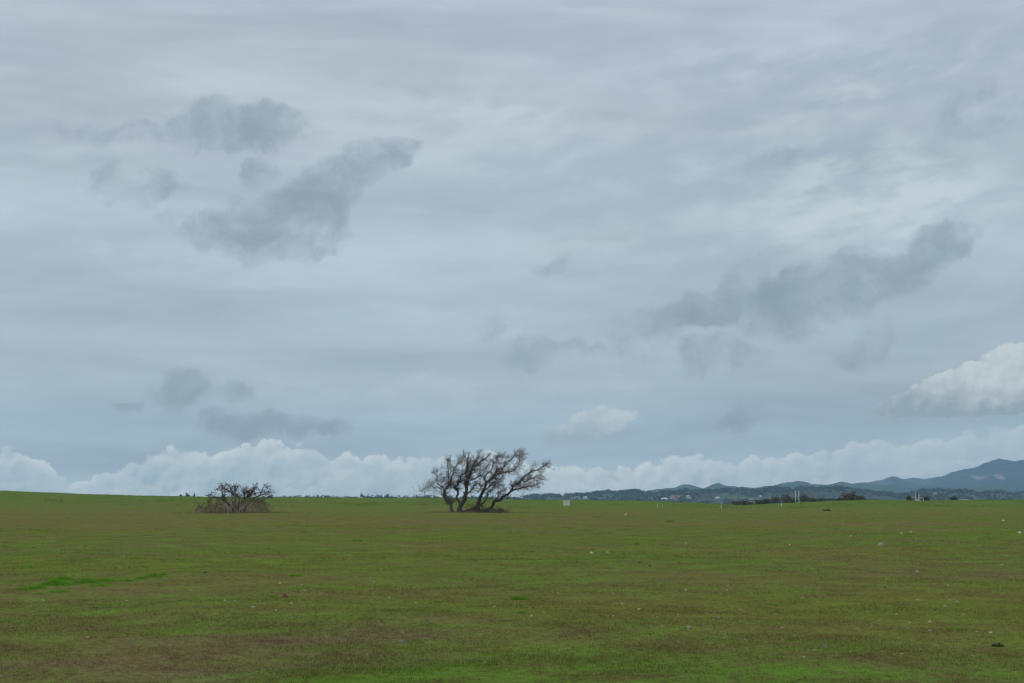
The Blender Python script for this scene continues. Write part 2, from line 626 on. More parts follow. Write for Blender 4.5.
# =====================================================================
#  terrain
# =====================================================================
SKYLINE = [(-900, 489), (-200, 489.5), (0, 491.3), (100, 494.6), (200, 496.8), (300, 497.4), (430, 498.2), (520, 499.6), (600, 500.3), (660, 501.2),
           (700, 503.0), (740, 505.2), (775, 503.6), (830, 501.2), (870, 500.0), (920, 500.5), (1024, 499.3), (1300, 499.0), (1900, 499)]
_SA = np.array([math.atan2(px_dir(a, 500)[0], px_dir(a, 500)[1]) for a, b in SKYLINE])
_SE = np.array([HORIZON - b for a, b in SKYLINE]) / FOC
_RC = np.interp(_SA, [-0.4, -0.15, 0.0, 0.12, 0.2, 0.4], [330, 420, 430, 360, 340, 330])


def terrain(x, y):
    x, y = np.asarray(x, float), np.asarray(y, float)
    r = np.hypot(x, y) + 1e-6
    az = np.arctan2(x, y)
    el = np.interp(az, _SA, _SE)
    rc = np.interp(az, _SA, _RC)
    hc = EYE + el * rc
    q = np.clip((r - 150.0) / (rc - 150.0), 0, 1)
    h = hc * (q ** 1.35)
    back = np.clip(r - rc, 0, None)
    drop = (-15.0 - hc) * sstep(0, 700, back) + 7.0 * sstep(1500, 8400, r)
    h = h + drop
    und = fbm(x / 42.0, y / 42.0, 3, 3) * 0.28 * sstep(25, 70, r) * (1 - sstep(150, 300, r))
    rough = fbm(x / 3.1, y / 3.1, 9, 4) * 0.10 * (1 - sstep(120, 300, r)) * sstep(2, 8, r)
    brow = fbm(x / 9.0, y / 14.0, 31, 3) * 0.16 * sstep(150, 260, r) * (1 - sstep(500, 800, r))
    h = h + brow
    far = fbm(x / 900.0, y / 900.0, 21, 3) * 8.0 * sstep(1200, 2500, r)
    return h + und + rough + far


def _prof(lst):
    a = np.array([math.atan2(px_dir(p, q)[0], px_dir(p, q)[1]) for p, q in lst])
    e = np.array([math.atan2(px_dir(p, q)[2], math.hypot(px_dir(p, q)[0], px_dir(p, q)[1])) for p, q in lst])
    return a, e


HILLS = {
    # name: (skyline points, ridge distance, front width, back width, seed, roughness)
    'wooded_hills': ([(300, 502), (400, 499), (520, 497.2), (545, 495.8), (575, 495.6), (590, 494.0), (612, 493.4), (625, 492.2), (640, 491.2), (652, 493.6),
                      (668, 493.2), (690, 490.6), (722, 491.2), (738, 489.0), (748, 490.2), (757, 490.6), (772, 489.2), (800, 489.6),
                      (822, 488.8), (850, 489.6), (880, 494.0), (900, 494.5), (918, 492.6), (942, 490.6), (968, 491.2), (985, 493.2), (1003, 492.0), (1024, 494.0),
                      (1150, 493), (1400, 495)], 2600.0, 1250.0, 900.0, 40, 1.0),
    'green_hills': ([(560, 503), (640, 492), (668, 488.5), (680, 485.4), (690, 484.8), (703, 488.0), (716, 484.2), (728, 487.0), (760, 487.5),
                     (780, 483.6), (797, 480.2), (806, 482.0), (818, 485.0), (832, 483.6), (846, 481.8), (858, 483.0), (870, 485.0), (900, 486), (960, 487),
                     (1100, 488), (1400, 492)], 4300.0, 1200.0, 1100.0, 60, 4.0),
    'mountain_range': ([(700, 500), (800, 490), (850, 484.0), (872, 481.2), (890, 479.6), (898, 477.6), (906, 479.8), (930, 480.0), (938, 478.4), (950, 475.4),
                        (960, 472.4), (972, 470.4), (984, 466.0), (992, 462.0), (998, 460.0), (1006, 461.2), (1016, 462.6), (1030, 462.0), (1060, 466),
                        (1120, 462), (1200, 470), (1400, 480)], 6800.0, 2000.0, 1500.0, 80, 30.0),
}
_HP = {k: _prof(v[0]) for k, v in HILLS.items()}


def hill_height(name, az, r):
    lst, rr, wf, wb, seed, rgh = HILLS[name]
    a, e = _HP[name]
    top = EYE + rr * np.tan(np.interp(az, a, e))
    x, y = r * np.sin(az), r * np.cos(az)
    wob = fbm(x / 700.0, y / 700.0, seed, 3) * 500.0
    q = np.where(r < rr, (rr - r) / (wf + wob * np.clip((rr - r) / wf, 0, 1)), (r - rr) / wb)
    s = 0.5 + 0.5 * np.cos(np.clip(q, 0, 1) * math.pi)
    top = top + fbm(az * 150.0, az * 0 + seed, seed, 5) * rr * 0.0015
    base = -26.0
    rid = (np.abs(fbm(x / 420.0, y / 420.0, seed + 5, 4)) - 0.18) * rgh * 5.0 * np.clip(q * 3.0, 0.05, 1) * np.clip(1.05 - q, 0, 1)
    return base + (top - base) * s - rid


def ground_z(x, y):
    x, y = np.asarray(x, float), np.asarray(y, float)
    h = terrain(x, y)
    r, az = np.hypot(x, y), np.arctan2(x, y)
    for k, v in HILLS.items():
        m = (r > v[1] - v[2] * 1.3) & (r < v[1] + v[3])
        if np.any(m):
            h = np.where(m, np.maximum(h, hill_height(k, az, r)), h)
    return h


def hit(px, py, rmin=3.0, rmax=8400.0):
    """where a sight line meets the ground"""
    d = px_dir(px, py)
    r = np.exp(np.linspace(math.log(rmin), math.log(rmax), 6000))
    hd = math.hypot(d[0], d[1])
    x, y, z = d[0] / hd * r, d[1] / hd * r, EYE + d[2] / hd * r
    g = ground_z(x, y)
    i = np.nonzero(z <= g)[0]
    if len(i) == 0:
        i = [int(np.argmin(z - g))]
    i = i[0]
    return np.array([x[i], y[i], g[i]])


def spot(px, r):
    """ground point on the bearing of px at distance r"""
    d = px_dir(px, 500)
    a = math.atan2(d[0], d[1])
    x, y = r * math.sin(a), r * math.cos(a)
    return np.array([x, y, float(ground_z(x, y))])


def px_size(p, n):
    """real size of n picture units at p"""
    return math.hypot(p[0], p[1]) * n / FOC


def grid_mesh(name, az, rr, zf, material):
    A, Q = np.meshgrid(az, rr, indexing='ij')
    x, y = Q * np.sin(A), Q * np.cos(A)
    z = zf(A, Q, x, y)
    v = np.stack([x, y, z], -1).reshape(-1, 3)
    na, nr = len(az), len(rr)
    i, j = np.meshgrid(np.arange(na - 1), np.arange(nr - 1), indexing='ij')
    q = np.stack([i * nr + j, i * nr + j + 1, (i + 1) * nr + j + 1, (i + 1) * nr + j], -1).reshape(-1, 4)
    return fast_mesh(name, v, q, material, True)


def fast_mesh(name, v, q, material, smooth=False):
    me = bpy.data.meshes.new(name)
    n, k = q.shape
    me.vertices.add(len(v))
    me.vertices.foreach_set('co', np.ascontiguousarray(v, dtype=np.float32).ravel())
    me.loops.add(n * k)
    me.loops.foreach_set('vertex_index', np.ascontiguousarray(q, dtype=np.int32).ravel())
    me.polygons.add(n)
    me.polygons.foreach_set('loop_start', np.arange(n, dtype=np.int32) * k)
    me.polygons.foreach_set('loop_total', np.full(n, k, dtype=np.int32))
    if smooth:
        me.polygons.foreach_set('use_smooth', np.ones(n, dtype=bool))
    me.update(calc_edges=True)
    me.materials.append(material)
    o = bpy.data.objects.new(name, me)
    COL.objects.link(o)
    return o


def m_ground(t, b):
    P = pos(t)
    c, fin, mic, sml = field_colour(t, P)
    x, y, z = sep(t, P)
    r = (x * x + y * y) ** 0.5
    cell = voro(t, vec(t, x * 0.004, y * 0.0016), 1.0, 0.0, 0.5, out='Color')
    f1, f2, f3 = sep(t, cell)
    farc = mix(t, f1, (0.055, 0.11, 0.03), (0.10, 0.115, 0.05))
    c = mix(t, r.ramp(700, 1100), c, farc)
    put(t, b.inputs['Base Color'], c)
    b.inputs['Specular IOR Level'].default_value = 0.0
    bump(t, b, fin * 0.5 + mic * 0.3 + sml * 0.8, 0.6, 0.06)


def m_hill(grass, wood, scale, cover, scar=False):
    def f(t, b):
        P = pos(t)
        x, y, z = sep(t, P)
        n = noise(t, P, scale, 6, 0.62, dims='3D')
        n2 = noise(t, P, scale * 0.3, 3, 0.5, dims='3D')
        c = mix(t, (n * 0.6 + n2 * 0.5).ramp(cover, cover + 0.09), grass, wood)
        v = noise(t, P, scale * 5, 4, 0.6, dims='3D').ramp(0.2, 0.8, 0.6, 1.4)
        c = mix(t, 1.0, c, vec(t, v, v, v), 'MULTIPLY')
        if scar:
            # bare landslip on the flank of the peak
            s = hit(1000, 477, 3000.0)
            q = vec(t, (x - s[0]) * (1 / 16.0), (z - s[2]) * (1 / 12.0))
            ln = Ex(t, vmath(t, 'LENGTH', q).outputs['Value'])
            n3 = noise(t, P, 0.02, 4, 0.6, dims='3D')
            c = mix(t, 1.0 - (ln + (n3 - 0.5) * 1.0).ramp(0.7, 1.15), c, (0.32, 0.23, 0.175))
        put(t, b.inputs['Base Color'], c)
    return f


M_GROUND = mat('pasture ground', m_ground)
M_WOODED = mat('wooded hill', m_hill((0.062, 0.100, 0.050), (0.026, 0.038, 0.024), 0.008, 0.49))
M_GREENH = mat('green hill', m_hill((0.052, 0.086, 0.045), (0.030, 0.042, 0.026), 0.006, 0.55))
M_MOUNT = mat('mountain scrub', m_hill((0.10, 0.115, 0.055), (0.026, 0.038, 0.026), 0.004, 0.46, True))

front = np.radians(np.arange(-34, 34.01, 0.16))
azs = np.concatenate([np.radians(np.arange(-180, -34, 3.0)), front, np.radians(np.arange(34.5, 181.0, 3.0))])
azs[-1] = math.pi
rings = np.concatenate([[0.02, 1.0, 2.0, 3.0], np.exp(np.linspace(math.log(4.0), math.log(700), 300)), np.exp(np.linspace(math.log(720), math.log(8500), 60))])
tag(grid_mesh('ground', azs, rings, lambda A, Q, x, y: terrain(x, y), M_GROUND), 'short green and brown pasture sloping gently to a brow', None, None, 'structure')
for nm, m in (('wooded_hills', M_WOODED), ('green_hills', M_GREENH), ('mountain_range', M_MOUNT)):
    rr, wf, wb = HILLS[nm][1:4]
    a0, a1 = _HP[nm][0][0], _HP[nm][0][-1]
    o = grid_mesh(nm, np.linspace(a0, a1, 420), np.linspace(rr - wf * 1.25, rr + wb, 110), lambda A, Q, x, y, nm=nm: hill_height(nm, A, Q), m)
    tag(o, {'wooded_hills': 'low wooded hills beyond the field', 'green_hills': 'blue green rounded hills behind the wooded ridge',
            'mountain_range': 'blue mountain ridge with a bare pale patch below its peak'}[nm], None, None, 'structure')

# =====================================================================
#  haze
# =====================================================================
HAZE = True
if HAZE:
    hb = MB()
    hb.box((0, 0, HAZE_TOP / 2 - 15.0), (HAZE_R * 2, HAZE_R * 2, HAZE_TOP + 30.0))
    hm = bpy.data.materials.new('haze')
    hm.use_nodes = True
    ht = hm.node_tree
    ht.nodes.clear()
    ho = ht.nodes.new('ShaderNodeOutputMaterial')
    hv = ht.nodes.new('ShaderNodeVolumePrincipled')
    hv.inputs['Color'].default_value = HAZE_C + (1,)
    hv.inputs['Density'].default_value = HAZE_D
    hv.inputs['Anisotropy'].default_value = 0.1
    ht.links.new(hv.outputs[0], ho.inputs['Volume'])
    tag(hb.build('haze', hm), 'thin blue air between the field and the far hills', None, None, 'stuff')

# =====================================================================
#  materials of the things
# =====================================================================
def m_bark(c0, c1, sc):
    def f(t, b):
        P = objco(t)
        n = noise(t, P, sc, 6, 0.65, dims='3D')
        put(t, b.inputs['Base Color'], mix(t, n.ramp(0.3, 0.7), c0, c1))
        bump(t, b, n, 0.8, 0.03)
    return f


def m_leaf(c0, c1, sc):
    def f(t, b):
        n = noise(t, objco(t), sc, 4, 0.7, dims='3D')
        put(t, b.inputs['Base Color'], mix(t, n.ramp(0.3, 0.7), c0, c1))
    return f


M_BARK = mat('grey brown bark', m_bark((0.042, 0.034, 0.028), (0.105, 0.082, 0.066), 6.0))
M_TWIG = mat('bare twigs', m_bark((0.070, 0.048, 0.037), (0.140, 0.100, 0.080), 3.0))
M_TWIGGREY = mat('grey lichened twigs', m_bark((0.20, 0.175, 0.125), (0.38, 0.32, 0.23), 1.5))
M_DEADLEAF = mat('withered leaves', m_leaf((0.085, 0.058, 0.030), (0.13, 0.105, 0.04), 2.0))
M_SCRUBLEAF = mat('scrub leaves', m_leaf((0.14, 0.145, 0.04), (0.22, 0.20, 0.07), 1.2))
M_BROWNSCRUB = mat('brown scrub', m_leaf((0.090, 0.064, 0.044), (0.135, 0.100, 0.064), 1.0))
M_GREENSCRUB = mat('dark green scrub', m_leaf((0.046, 0.064, 0.024), (0.090, 0.100, 0.040), 1.0))
M_FOREST = mat('far tree foliage', m_leaf((0.020, 0.030, 0.018), (0.050, 0.062, 0.032), 0.05))
M_TRUNKFAR = plain('far tree trunk', (0.06, 0.05, 0.04), 0.9)
M_WHITE = plain('weathered white paint', (0.56, 0.57, 0.55), 0.6, 0.2, 2.0)
M_CREAM = plain('faded cream paint', (0.46, 0.45, 0.33), 0.7, 0.15, 4.0)
M_STEEL = plain('galvanised steel', (0.35, 0.37, 0.39), 0.5, 0.2, 3.0, 0.4)
M_DARKSTEEL = plain('dark rusted steel', (0.07, 0.05, 0.04), 0.8, 0.3, 4.0)
M_WOODPOST = plain('weathered wood post', (0.07, 0.06, 0.045), 0.9, 0.3, 8.0)
M_SILVER = plain('silver car paint', (0.55, 0.58, 0.62), 0.3, 0.05, 2.0, 0.5)
M_GLASS = plain('dark car glass', (0.02, 0.024, 0.03), 0.15, 0.1, 2.0, 0.5)
M_TYRE = plain('tyre rubber', (0.02, 0.02, 0.02), 0.9, 0.2, 5.0)
M_STUCCO = plain('pale stucco', (0.60, 0.57, 0.52), 0.9, 0.12, 0.8)
M_GREYWALL = plain('grey siding', (0.42, 0.43, 0.45), 0.9, 0.12, 0.8)
M_REDROOF = plain('red tile roof', (0.40, 0.17, 0.12), 0.9, 0.2, 0.6)
M_GREYROOF = plain('grey roof', (0.28, 0.29, 0.31), 0.8, 0.2, 0.6)
M_WHITEROOF = plain('white metal roof', (0.72, 0.73, 0.75), 0.5, 0.1, 0.6)
M_PANE = plain('window glass', (0.04, 0.05, 0.06), 0.2, 0.1, 1.0, 0.5)


# =====================================================================
#  trees
# =====================================================================
def smooth_line(pts, per=5, jit=0.0, r=None):
    p = np.asarray(pts, float)
    p = np.vstack([2 * p[0] - p[1], p, 2 * p[-1] - p[-2]])
    out = []
    for i in range(1, len(p) - 2):
        for k in range(per):
            q = k / per
            a, b, c, d = p[i - 1], p[i], p[i + 1], p[i + 2]
            out.append(0.5 * ((2 * b) + (c - a) * q + (2 * a - 5 * b + 4 * c - d) * q * q + (3 * b - a - 3 * c + d) * q ** 3))
    out.append(p[-2])
    out = np.array(out)
    if jit and r is not None:
        j = r.normal(size=out.shape) * jit
        j[0] = 0
        out = out + j
    return out


def unit(v):
    return v / (np.linalg.norm(v) + 1e-9)


def twig(mb, p, d, ln, rad, level, r, wind, tips, tort=0.5, sides=(5, 4, 3, 3), kids=(5, 4, 3, 0), shrink=0.55):
    """a crooked tapering branch that forks again until level 3"""
    n = max(3, int(4 + ln * 1.2)) if level < 3 else 3
    step = ln / n
    pts, dirs = [p], [d]
    for i in range(n):
        d = unit(d + r.normal(size=3) * tort * 0.62 + wind * 0.16 + np.array([0, 0, 0.05]))
        p = p + d * step
        pts.append(p)
        dirs.append(d)
    rads = np.linspace(rad, max(rad * 0.35, 0.005), n + 1)
    mb.tube(pts, rads, sides[min(level, 3)], False)
    tips.append(pts[-1])
    k = kids[min(level, 3)]
    for i in range(k):
        q = r.uniform(0.25, 1.0)
        j = min(n, int(q * n))
        side = r.normal(size=3)
        side = unit(side - dirs[j] * side.dot(dirs[j]))
        nd = unit(dirs[j] * 0.75 + side * 0.85 + wind * 0.2 + np.array([0, 0, 0.12]))
        twig(mb, pts[j], nd, ln * shrink * r.uniform(0.7, 1.25), max(rads[j] * 0.55, 0.007), level + 1, r, wind, tips, tort, sides, kids, shrink)


def gnarl(p, step, amt, r):
    """elbows along a limb"""
    dd = np.concatenate([[0], np.cumsum(np.linalg.norm(np.diff(p, axis=0), axis=1))])
    n = max(3, int(dd[-1] / step) + 1)
    u = np.linspace(0, dd[-1], n)
    q = np.stack([np.interp(u, dd, p[:, k]) for k in range(3)], 1)
    j = r.normal(size=q.shape) * amt
    j[0] = j[-1] = 0
    return q + j


def big_oak():
    r = np.random.default_rng(11)
    D = 153.0
    base = spot(472, D)
    s = D / FOC
    t = empty('windswept_oak', base, 'largest bare windswept oak with several leaning trunks, alone on the pasture skyline', 'tree')
    trunks = [   # (points in picture units, start and end thickness, depth at start and end in metres)
        ([(454.5, 513), (452, 507.5), (449.5, 503), (446.5, 498), (444.5, 493)], 0.26, 0.17, -0.4, 0.2),
        ([(461, 513), (460.8, 508), (461, 504), (463.5, 499.5), (465.8, 492), (467, 484), (468.4, 477), (471.5, 469.5), (477, 464.5), (483, 460.5), (489, 455)], 0.40, 0.03, 0.0, -0.8),
        ([(479, 513), (478.6, 507), (479, 501), (481, 492.5), (486, 484), (494, 475.5), (501, 467), (507.5, 461), (519, 454)], 0.31, 0.03, 0.3, 0.9),
        ([(482, 512), (486, 508.6), (493, 503), (503.5, 497), (510, 491.5), (514.5, 483.5), (524, 478), (533, 471.5), (541, 465.7), (550, 468.5)], 0.27, 0.025, 0.6, -1.0),
    ]
    limbs = [
        ([(444.5, 494), (441.5, 489), (438.5, 483), (436, 477), (431.5, 472)], 0.10, 0.025, 0.2, 1.4),
        ([(442, 490), (437, 486.5), (430, 487), (424, 486.5), (420, 489)], 0.08, 0.02, 0.2, -1.0),
        ([(444.5, 494), (447.5, 487), (449.5, 478), (449.5, 469), (448.5, 460)], 0.12, 0.03, 0.2, 0.6),
        ([(447, 489), (451, 481), (454, 470), (457, 463), (463, 456.5)], 0.11, 0.025, 0.2, -1.2),
        ([(460.8, 506), (457.5, 499), (455.8, 493), (455.2, 486.5), (459, 479), (463.5, 471), (465.5, 461), (468, 454.5)], 0.21, 0.025, 0.0, 1.6),
        ([(464.5, 498), (469, 493), (474.5, 486), (478, 483.4), (481.5, 485.5), (480.5, 490)], 0.13, 0.05, -0.1, -1.5),
        ([(467, 485), (466.6, 475), (466.8, 466), (465.6, 458), (463, 453.5)], 0.12, 0.025, -0.2, 0.5),
        ([(468.5, 479), (474, 478), (480, 474), (485, 470), (489, 462)], 0.11, 0.03, -0.3, 1.6),
        ([(455.3, 488), (451, 484), (446, 483), (441, 480)], 0.09, 0.03, 0.5, 1.8),
        ([(482, 491), (487, 488.5), (492.5, 483), (499.5, 480.5), (502, 474)], 0.11, 0.04, 0.4, -1.3),
        ([(479, 504.5), (486, 498), (489.5, 492), (493, 486.5), (497, 481.5)], 0.13, 0.04, 0.3, 1.6),
        ([(494.5, 475.5), (503, 474), (511, 471), (516, 465.5), (518.5, 458.5), (523, 454)], 0.13, 0.03, 0.5, -0.8),
        ([(486, 484), (490, 472), (492, 464), (497, 458), (503, 453)], 0.11, 0.025, 0.4, 1.9),
        ([(510.5, 491.5), (518, 488), (525, 486.5), (533, 485.5), (541, 482.5)], 0.11, 0.025, -0.3, 1.3),
        ([(514.5, 484), (522, 482), (530, 478.5), (537, 476.5), (540, 480)], 0.09, 0.025, -0.4, -1.9),
        ([(465, 510.5), (471, 508.5), (476, 507), (479, 505)], 0.15, 0.13, 0.0, 0.3),
        ([(493, 503), (494.5, 497), (500, 493), (504, 489)], 0.09, 0.03, 0.2, -1.2),
        ([(471.5, 470), (475, 462), (476, 457), (480, 453)], 0.09, 0.025, -0.4, -1.7),
    ]

    def w(a, q0, q1):
        a = np.array(a, float)
        dd = np.concatenate([[0], np.cumsum(np.hypot(np.diff(a[:, 0]), np.diff(a[:, 1])))])
        dd /= dd[-1]
        return np.stack([(a[:, 0] - 472) * s, q0 + (q1 - q0) * dd, (512.6 - a[:, 1]) * s - 0.05], 1)

    wind = unit(np.array([0.9, 0.0, 0.35]))
    crown, tips = MB(), []
    for kind, lst in (('trunk', trunks), ('limb', limbs)):
        for pts, r0, r1, q0, q1 in lst:
            line = smooth_line(gnarl(w(pts, q0, q1), 0.55, 0.13 if kind == 'limb' else 0.09, r), 4, 0.025, r)
            n = len(line)
            u = np.linspace(0, 1, n)
            rad = 0.76 * (r0 + (r1 - r0) * u ** 0.8) * (1 + 0.10 * r.normal(size=n))
            if kind == 'trunk':
                rad[:3] *= np.array([1.3, 1.15, 1.05])
            mb = MB()
            mb.tube(line, rad, 9)
            mb.build(kind, M_BARK, t, True)
            # side branches, thicker towards the ends of the limb
            ln = np.linalg.norm(np.diff(line, axis=0), axis=1).sum()
            cnt = int(ln * (8.4 if kind == 'limb' else 6.4))
            for _ in range(cnt):
                q = r.uniform(0.28 if kind == 'limb' else 0.42, 1.0)
                j = min(n - 2, int(q * 0.95 * n))
                d0 = unit(line[j + 1] - line[j])
                sd = r.normal(size=3)
                sd[1] *= 0.8
                sd = unit(sd - d0 * sd.dot(d0))
                d = unit(d0 * 0.55 + sd * 0.95 + wind * 0.2 + np.array([0, 0, 0.06]))
                twig(crown, line[j], d, r.uniform(0.6, 1.45) * (1.15 - 0.45 * q), max(rad[j] * 0.38, 0.014), 1, r, wind, tips, 0.8)
            twig(crown, line[-1], unit(line[-1] - line[-2]), r.uniform(0.3, 0.6), r1, 1, r, wind, tips, 0.6)
    crown.build('crown', M_TWIG, t)
    tp = np.array(tips)
    lv = MB()
    # withered leaves hang in knots on the left trunk and along some limbs
    knots = [(444, 489, 7.0, 260), (449, 468, 5.0, 130), (461, 458, 6, 90), (505, 461, 6, 150), (490, 452, 6, 60), (475, 470, 7, 60), (520, 454, 5, 60), (455, 484, 5, 90), (498, 499, 7, 120)]
    for kx, ky, kr, kn in knots:
        c = w([(kx, ky), (kx + 1, ky)], 0, 0)[0]
        dd = np.hypot(tp[:, 0] - c[0], tp[:, 2] - c[2])
        near = tp[dd < kr * s]
        if len(near) == 0:
            continue
        pick = near[r.integers(0, len(near), kn)] + r.normal(size=(kn, 3)) * 0.10
        lv.leaves(pick, 0.06, r)
    lv.build('leaves', M_DEADLEAF, t)
    # fallen branch wood heaped at the foot
    br = MB()
    p0 = spot(489, D - 0.8)
    pile = empty('fallen_branches', p0, 'heap of dead grey brown branches on the grass under the largest oak', 'branch pile')
    for _ in range(120):
        x = r.uniform(-2.5, 1.7)
        hgt = 0.5 * (1 - (x / 2.7) ** 2) + 0.08
        a = np.array([x, r.normal() * 0.35, r.uniform(0.02, hgt)])
        d = unit(np.array([1.0 * r.choice([-1, 1]), r.normal() * 0.4, r.normal() * 0.18]))
        twig(br, a, d, r.uniform(0.5, 1.3), r.uniform(0.012, 0.045), 2, r, np.array([0.0, 0, -0.3]), [], 0.35, kids=(3, 3, 2, 0))
    br.build('branches', M_TWIG, pile)
    return t


def scrub_oak():
    r = np.random.default_rng(23)
    D = 147.0
    base = spot(238, D)
    s = D / FOC
    t = empty('scrub_oak', base, 'low spreading bare scrub oak half sunk in grey brush, left of the largest oak', 'tree')

    def w(a, q0, q1):
        a = np.array(a, float)
        u = np.linspace(0, 1, len(a))
        return np.stack([(a[:, 0] - 238) * s, q0 + (q1 - q0) * u, (513.6 - a[:, 1]) * s - 0.04], 1)

    wind = unit(np.array([0.5, 0, 0.1]))
    crown, tips = MB(), []
    ends = [(214, 494), (219, 489), (225, 486.5), (231, 484.5), (236, 486), (241, 490), (247, 491.5), (253, 490), (258, 487.5), (263, 487), (268, 491), (271, 497),
            (209, 502), (202, 508), (222, 497), (234, 494), (256, 497), (246, 499)]
    for i, (ex, ey) in enumerate(ends):
        bx = 238 + (ex - 238) * 0.14 + r.normal() * 1.2
        mx, my = bx + (ex - bx) * 0.38 + r.normal() * 1.5, ey + (513 - ey) * 0.36
        ov = 3.0 * (1 if ex > 238 else -1)
        pts = [(bx, 513.6), ((bx + mx) / 2, (513.6 + my) / 2), (mx, my), (ex - ov * 0.4, ey + 1.2), (ex, ey), (ex + ov, ey + 2.0)]
        line = smooth_line(gnarl(w(pts, r.normal() * 0.25, r.normal() * 1.1), 0.5, 0.10, r), 4, 0.02, r)
        n = len(line)
        rad = np.linspace(0.17 if i == 8 else (0.10 if ey < 495 else 0.06), 0.022, n)
        mb = MB()
        mb.tube(line, rad, 8)
        mb.build('trunk' if i == 8 else 'limb', M_BARK, t, True)
        for _ in range(17):
            j = r.integers(int(n * 0.5), n - 1)
            d0 = unit(line[j + 1] - line[j])
            sd = r.normal(size=3)
            sd[2] *= 0.7
            d = unit(d0 * 0.5 + unit(sd) * 1.0)
            twig(crown, line[j], d, r.uniform(0.35, 0.85), max(rad[j] * 0.4, 0.015), 1, r, wind, tips, 1.0)
    crown.build('crown', M_TWIG, t)
    # the skirt of grey shoots that hides the foot of the tree
    sk, stips = MB(), []
    for _ in range(330):
        x = r.uniform(-4.1, 2.9)
        hm = 1.75 * math.exp(-((x - 0.6) / 2.4) ** 2) + 0.5 + (0.35 if -4.0 < x < -2.4 else 0)
        a = np.array([x, r.normal() * 1.7, -0.05])
        d = unit(np.array([r.normal() * 0.35, r.normal() * 0.3, 1.0]))
        twig(sk, a, d, hm * r.uniform(0.5, 1.0), r.uniform(0.010, 0.022), 2, r, np.array([0, 0, 0.0]), stips, 0.45, kids=(4, 4, 4, 0), shrink=0.45)
    sk.build('brush_skirt', M_TWIGGREY, t)
    tp = np.array(stips)
    lv = MB()
    c = tp[r.integers(0, len(tp), 2600)]
    keep = c[(fbm(c[:, 0] * 0.9 + 5, c[:, 2] * 0.9, 5, 2) > 0.02)]
    lv.leaves(keep + r.normal(size=keep.shape) * 0.1, 0.075, r)
    lv.build('leaves', M_SCRUBLEAF, t)
    return t


big_oak()
scrub_oak()


# ---- shrubs along the brow ------------------------------------------------
def shrub_parts(root, wd, ht, leafmat, n_leaf, seed, twigs=24, leaf=0.12, flat=1.0):
    r = np.random.default_rng(seed)
    st, tips = MB(), []
    for _ in range(twigs):
        a = np.array([r.normal() * wd * 0.16, r.normal() * wd * 0.16, -0.05])
        d = unit(np.array([r.normal() * 0.6, r.normal() * 0.5, 1.0]))
        twig(st, a, d, ht * r.uniform(0.5, 0.9), 0.03, 2, r, np.array([0, 0, 0.1]), tips, 0.4, kids=(3, 3, 4, 0), shrink=0.5)
    st.build('stems', M_TWIG, root)
    q = r.normal(size=(n_leaf, 3))
    q /= np.linalg.norm(q, axis=1)[:, None]
    q *= r.uniform(0.25, 1.0, size=(n_leaf, 1)) ** 0.6
    lump = 1 + 0.9 * fbm(np.arctan2(q[:, 1], q[:, 0]) * 1.4 + seed, q[:, 2] * 2.2 + seed, seed, 3)
    c = q * lump[:, None] * np.array([wd / 2, wd / 2.6, ht * 0.55]) + np.array([0, 0, ht * 0.45])
    c = c[c[:, 2] > 0.0]
    lv = MB()
    lv.leaves(c, leaf, r)
    lv.build('foliage', leafmat, root)


def shrub(px, dist, wd_px, ht_px, leafmat, label, seed, dens=1.0, name='shrub', twigs=24, group='scrub along the brow of the field', leaf=None):
    p = spot(px, dist)
    e = empty(name, p, label, 'shrub', group)
    wd, ht = px_size(p, wd_px), px_size(p, ht_px)
    shrub_parts(e, wd, ht, leafmat, int(520 * dens), seed, twigs, leaf or 0.055 * math.sqrt(wd * ht) + 0.05)
    return e


BR = 372.0
shrub(738, BR + 2, 12, 4.2, M_BROWNSCRUB, 'low brown shrub at the left end of the scrub, left of the silver car', 101)
shrub(746, BR - 6, 14, 4.0, M_BROWNSCRUB, 'low rusty brown shrub right in front of the silver car', 102)
shrub(759, BR + 6, 9, 4.4, M_GREENSCRUB, 'dark green shrub beside the right end of the silver car', 103)
shrub(766, BR + 10, 10, 5.4, M_GREENSCRUB, 'green brown shrub halfway between the silver car and a white marker post', 104)
shrub(775, BR + 14, 12, 7.5, M_BROWNSCRUB, 'taller brown shrub just left of a short white marker post', 105, 0.7, twigs=40)
shrub(786, BR + 12, 12, 9.0, M_BROWNSCRUB, 'sparse brown shrub left of the two tall white pipes', 106, 0.55, twigs=44)
shrub(793, BR + 2, 10, 4.6, M_GREENSCRUB, 'low dark shrub at the foot of the two tall white pipes', 107)
shrub(804, BR + 10, 11, 8.4, M_BROWNSCRUB, 'brown twiggy shrub directly right of the two tall white pipes', 108, 0.6, twigs=44)
shrub(812, BR + 4, 11, 4.0, M_GREENSCRUB, 'second low green shrub in the row right of the white pipes', 109)
shrub(822, BR + 6, 12, 3.4, M_GREENSCRUB, 'thin flat dark shrub in the middle of the hedge row right of the pipes', 110)
shrub(832, BR + 10, 11, 2.8, M_GREENSCRUB, 'lowest dark shrub at the right end of the hedge row', 111)
shrub(850, 352, 17, 7.6, M_BROWNSCRUB, 'rounded brown bush standing alone on the brow between hedge row and white frame', 112, 1.4, name='bush', twigs=50)
shrub(840, 356, 8, 3.4, M_GREENSCRUB, 'small dark shrub tucked against the rounded brown bush', 113)
shrub(861, 366, 10, 5.0, M_GREENSCRUB, 'dark green shrub behind the right side of the rounded brown bush', 114)
shrub(909, 350, 6, 4.8, M_GREENSCRUB, 'dark upright bush just left of the white pipe frame', 115, name='bush')
shrub(926, 356, 8, 4.2, M_GREENSCRUB, 'low dark bush just right of the white pipe frame', 116, name='bush')
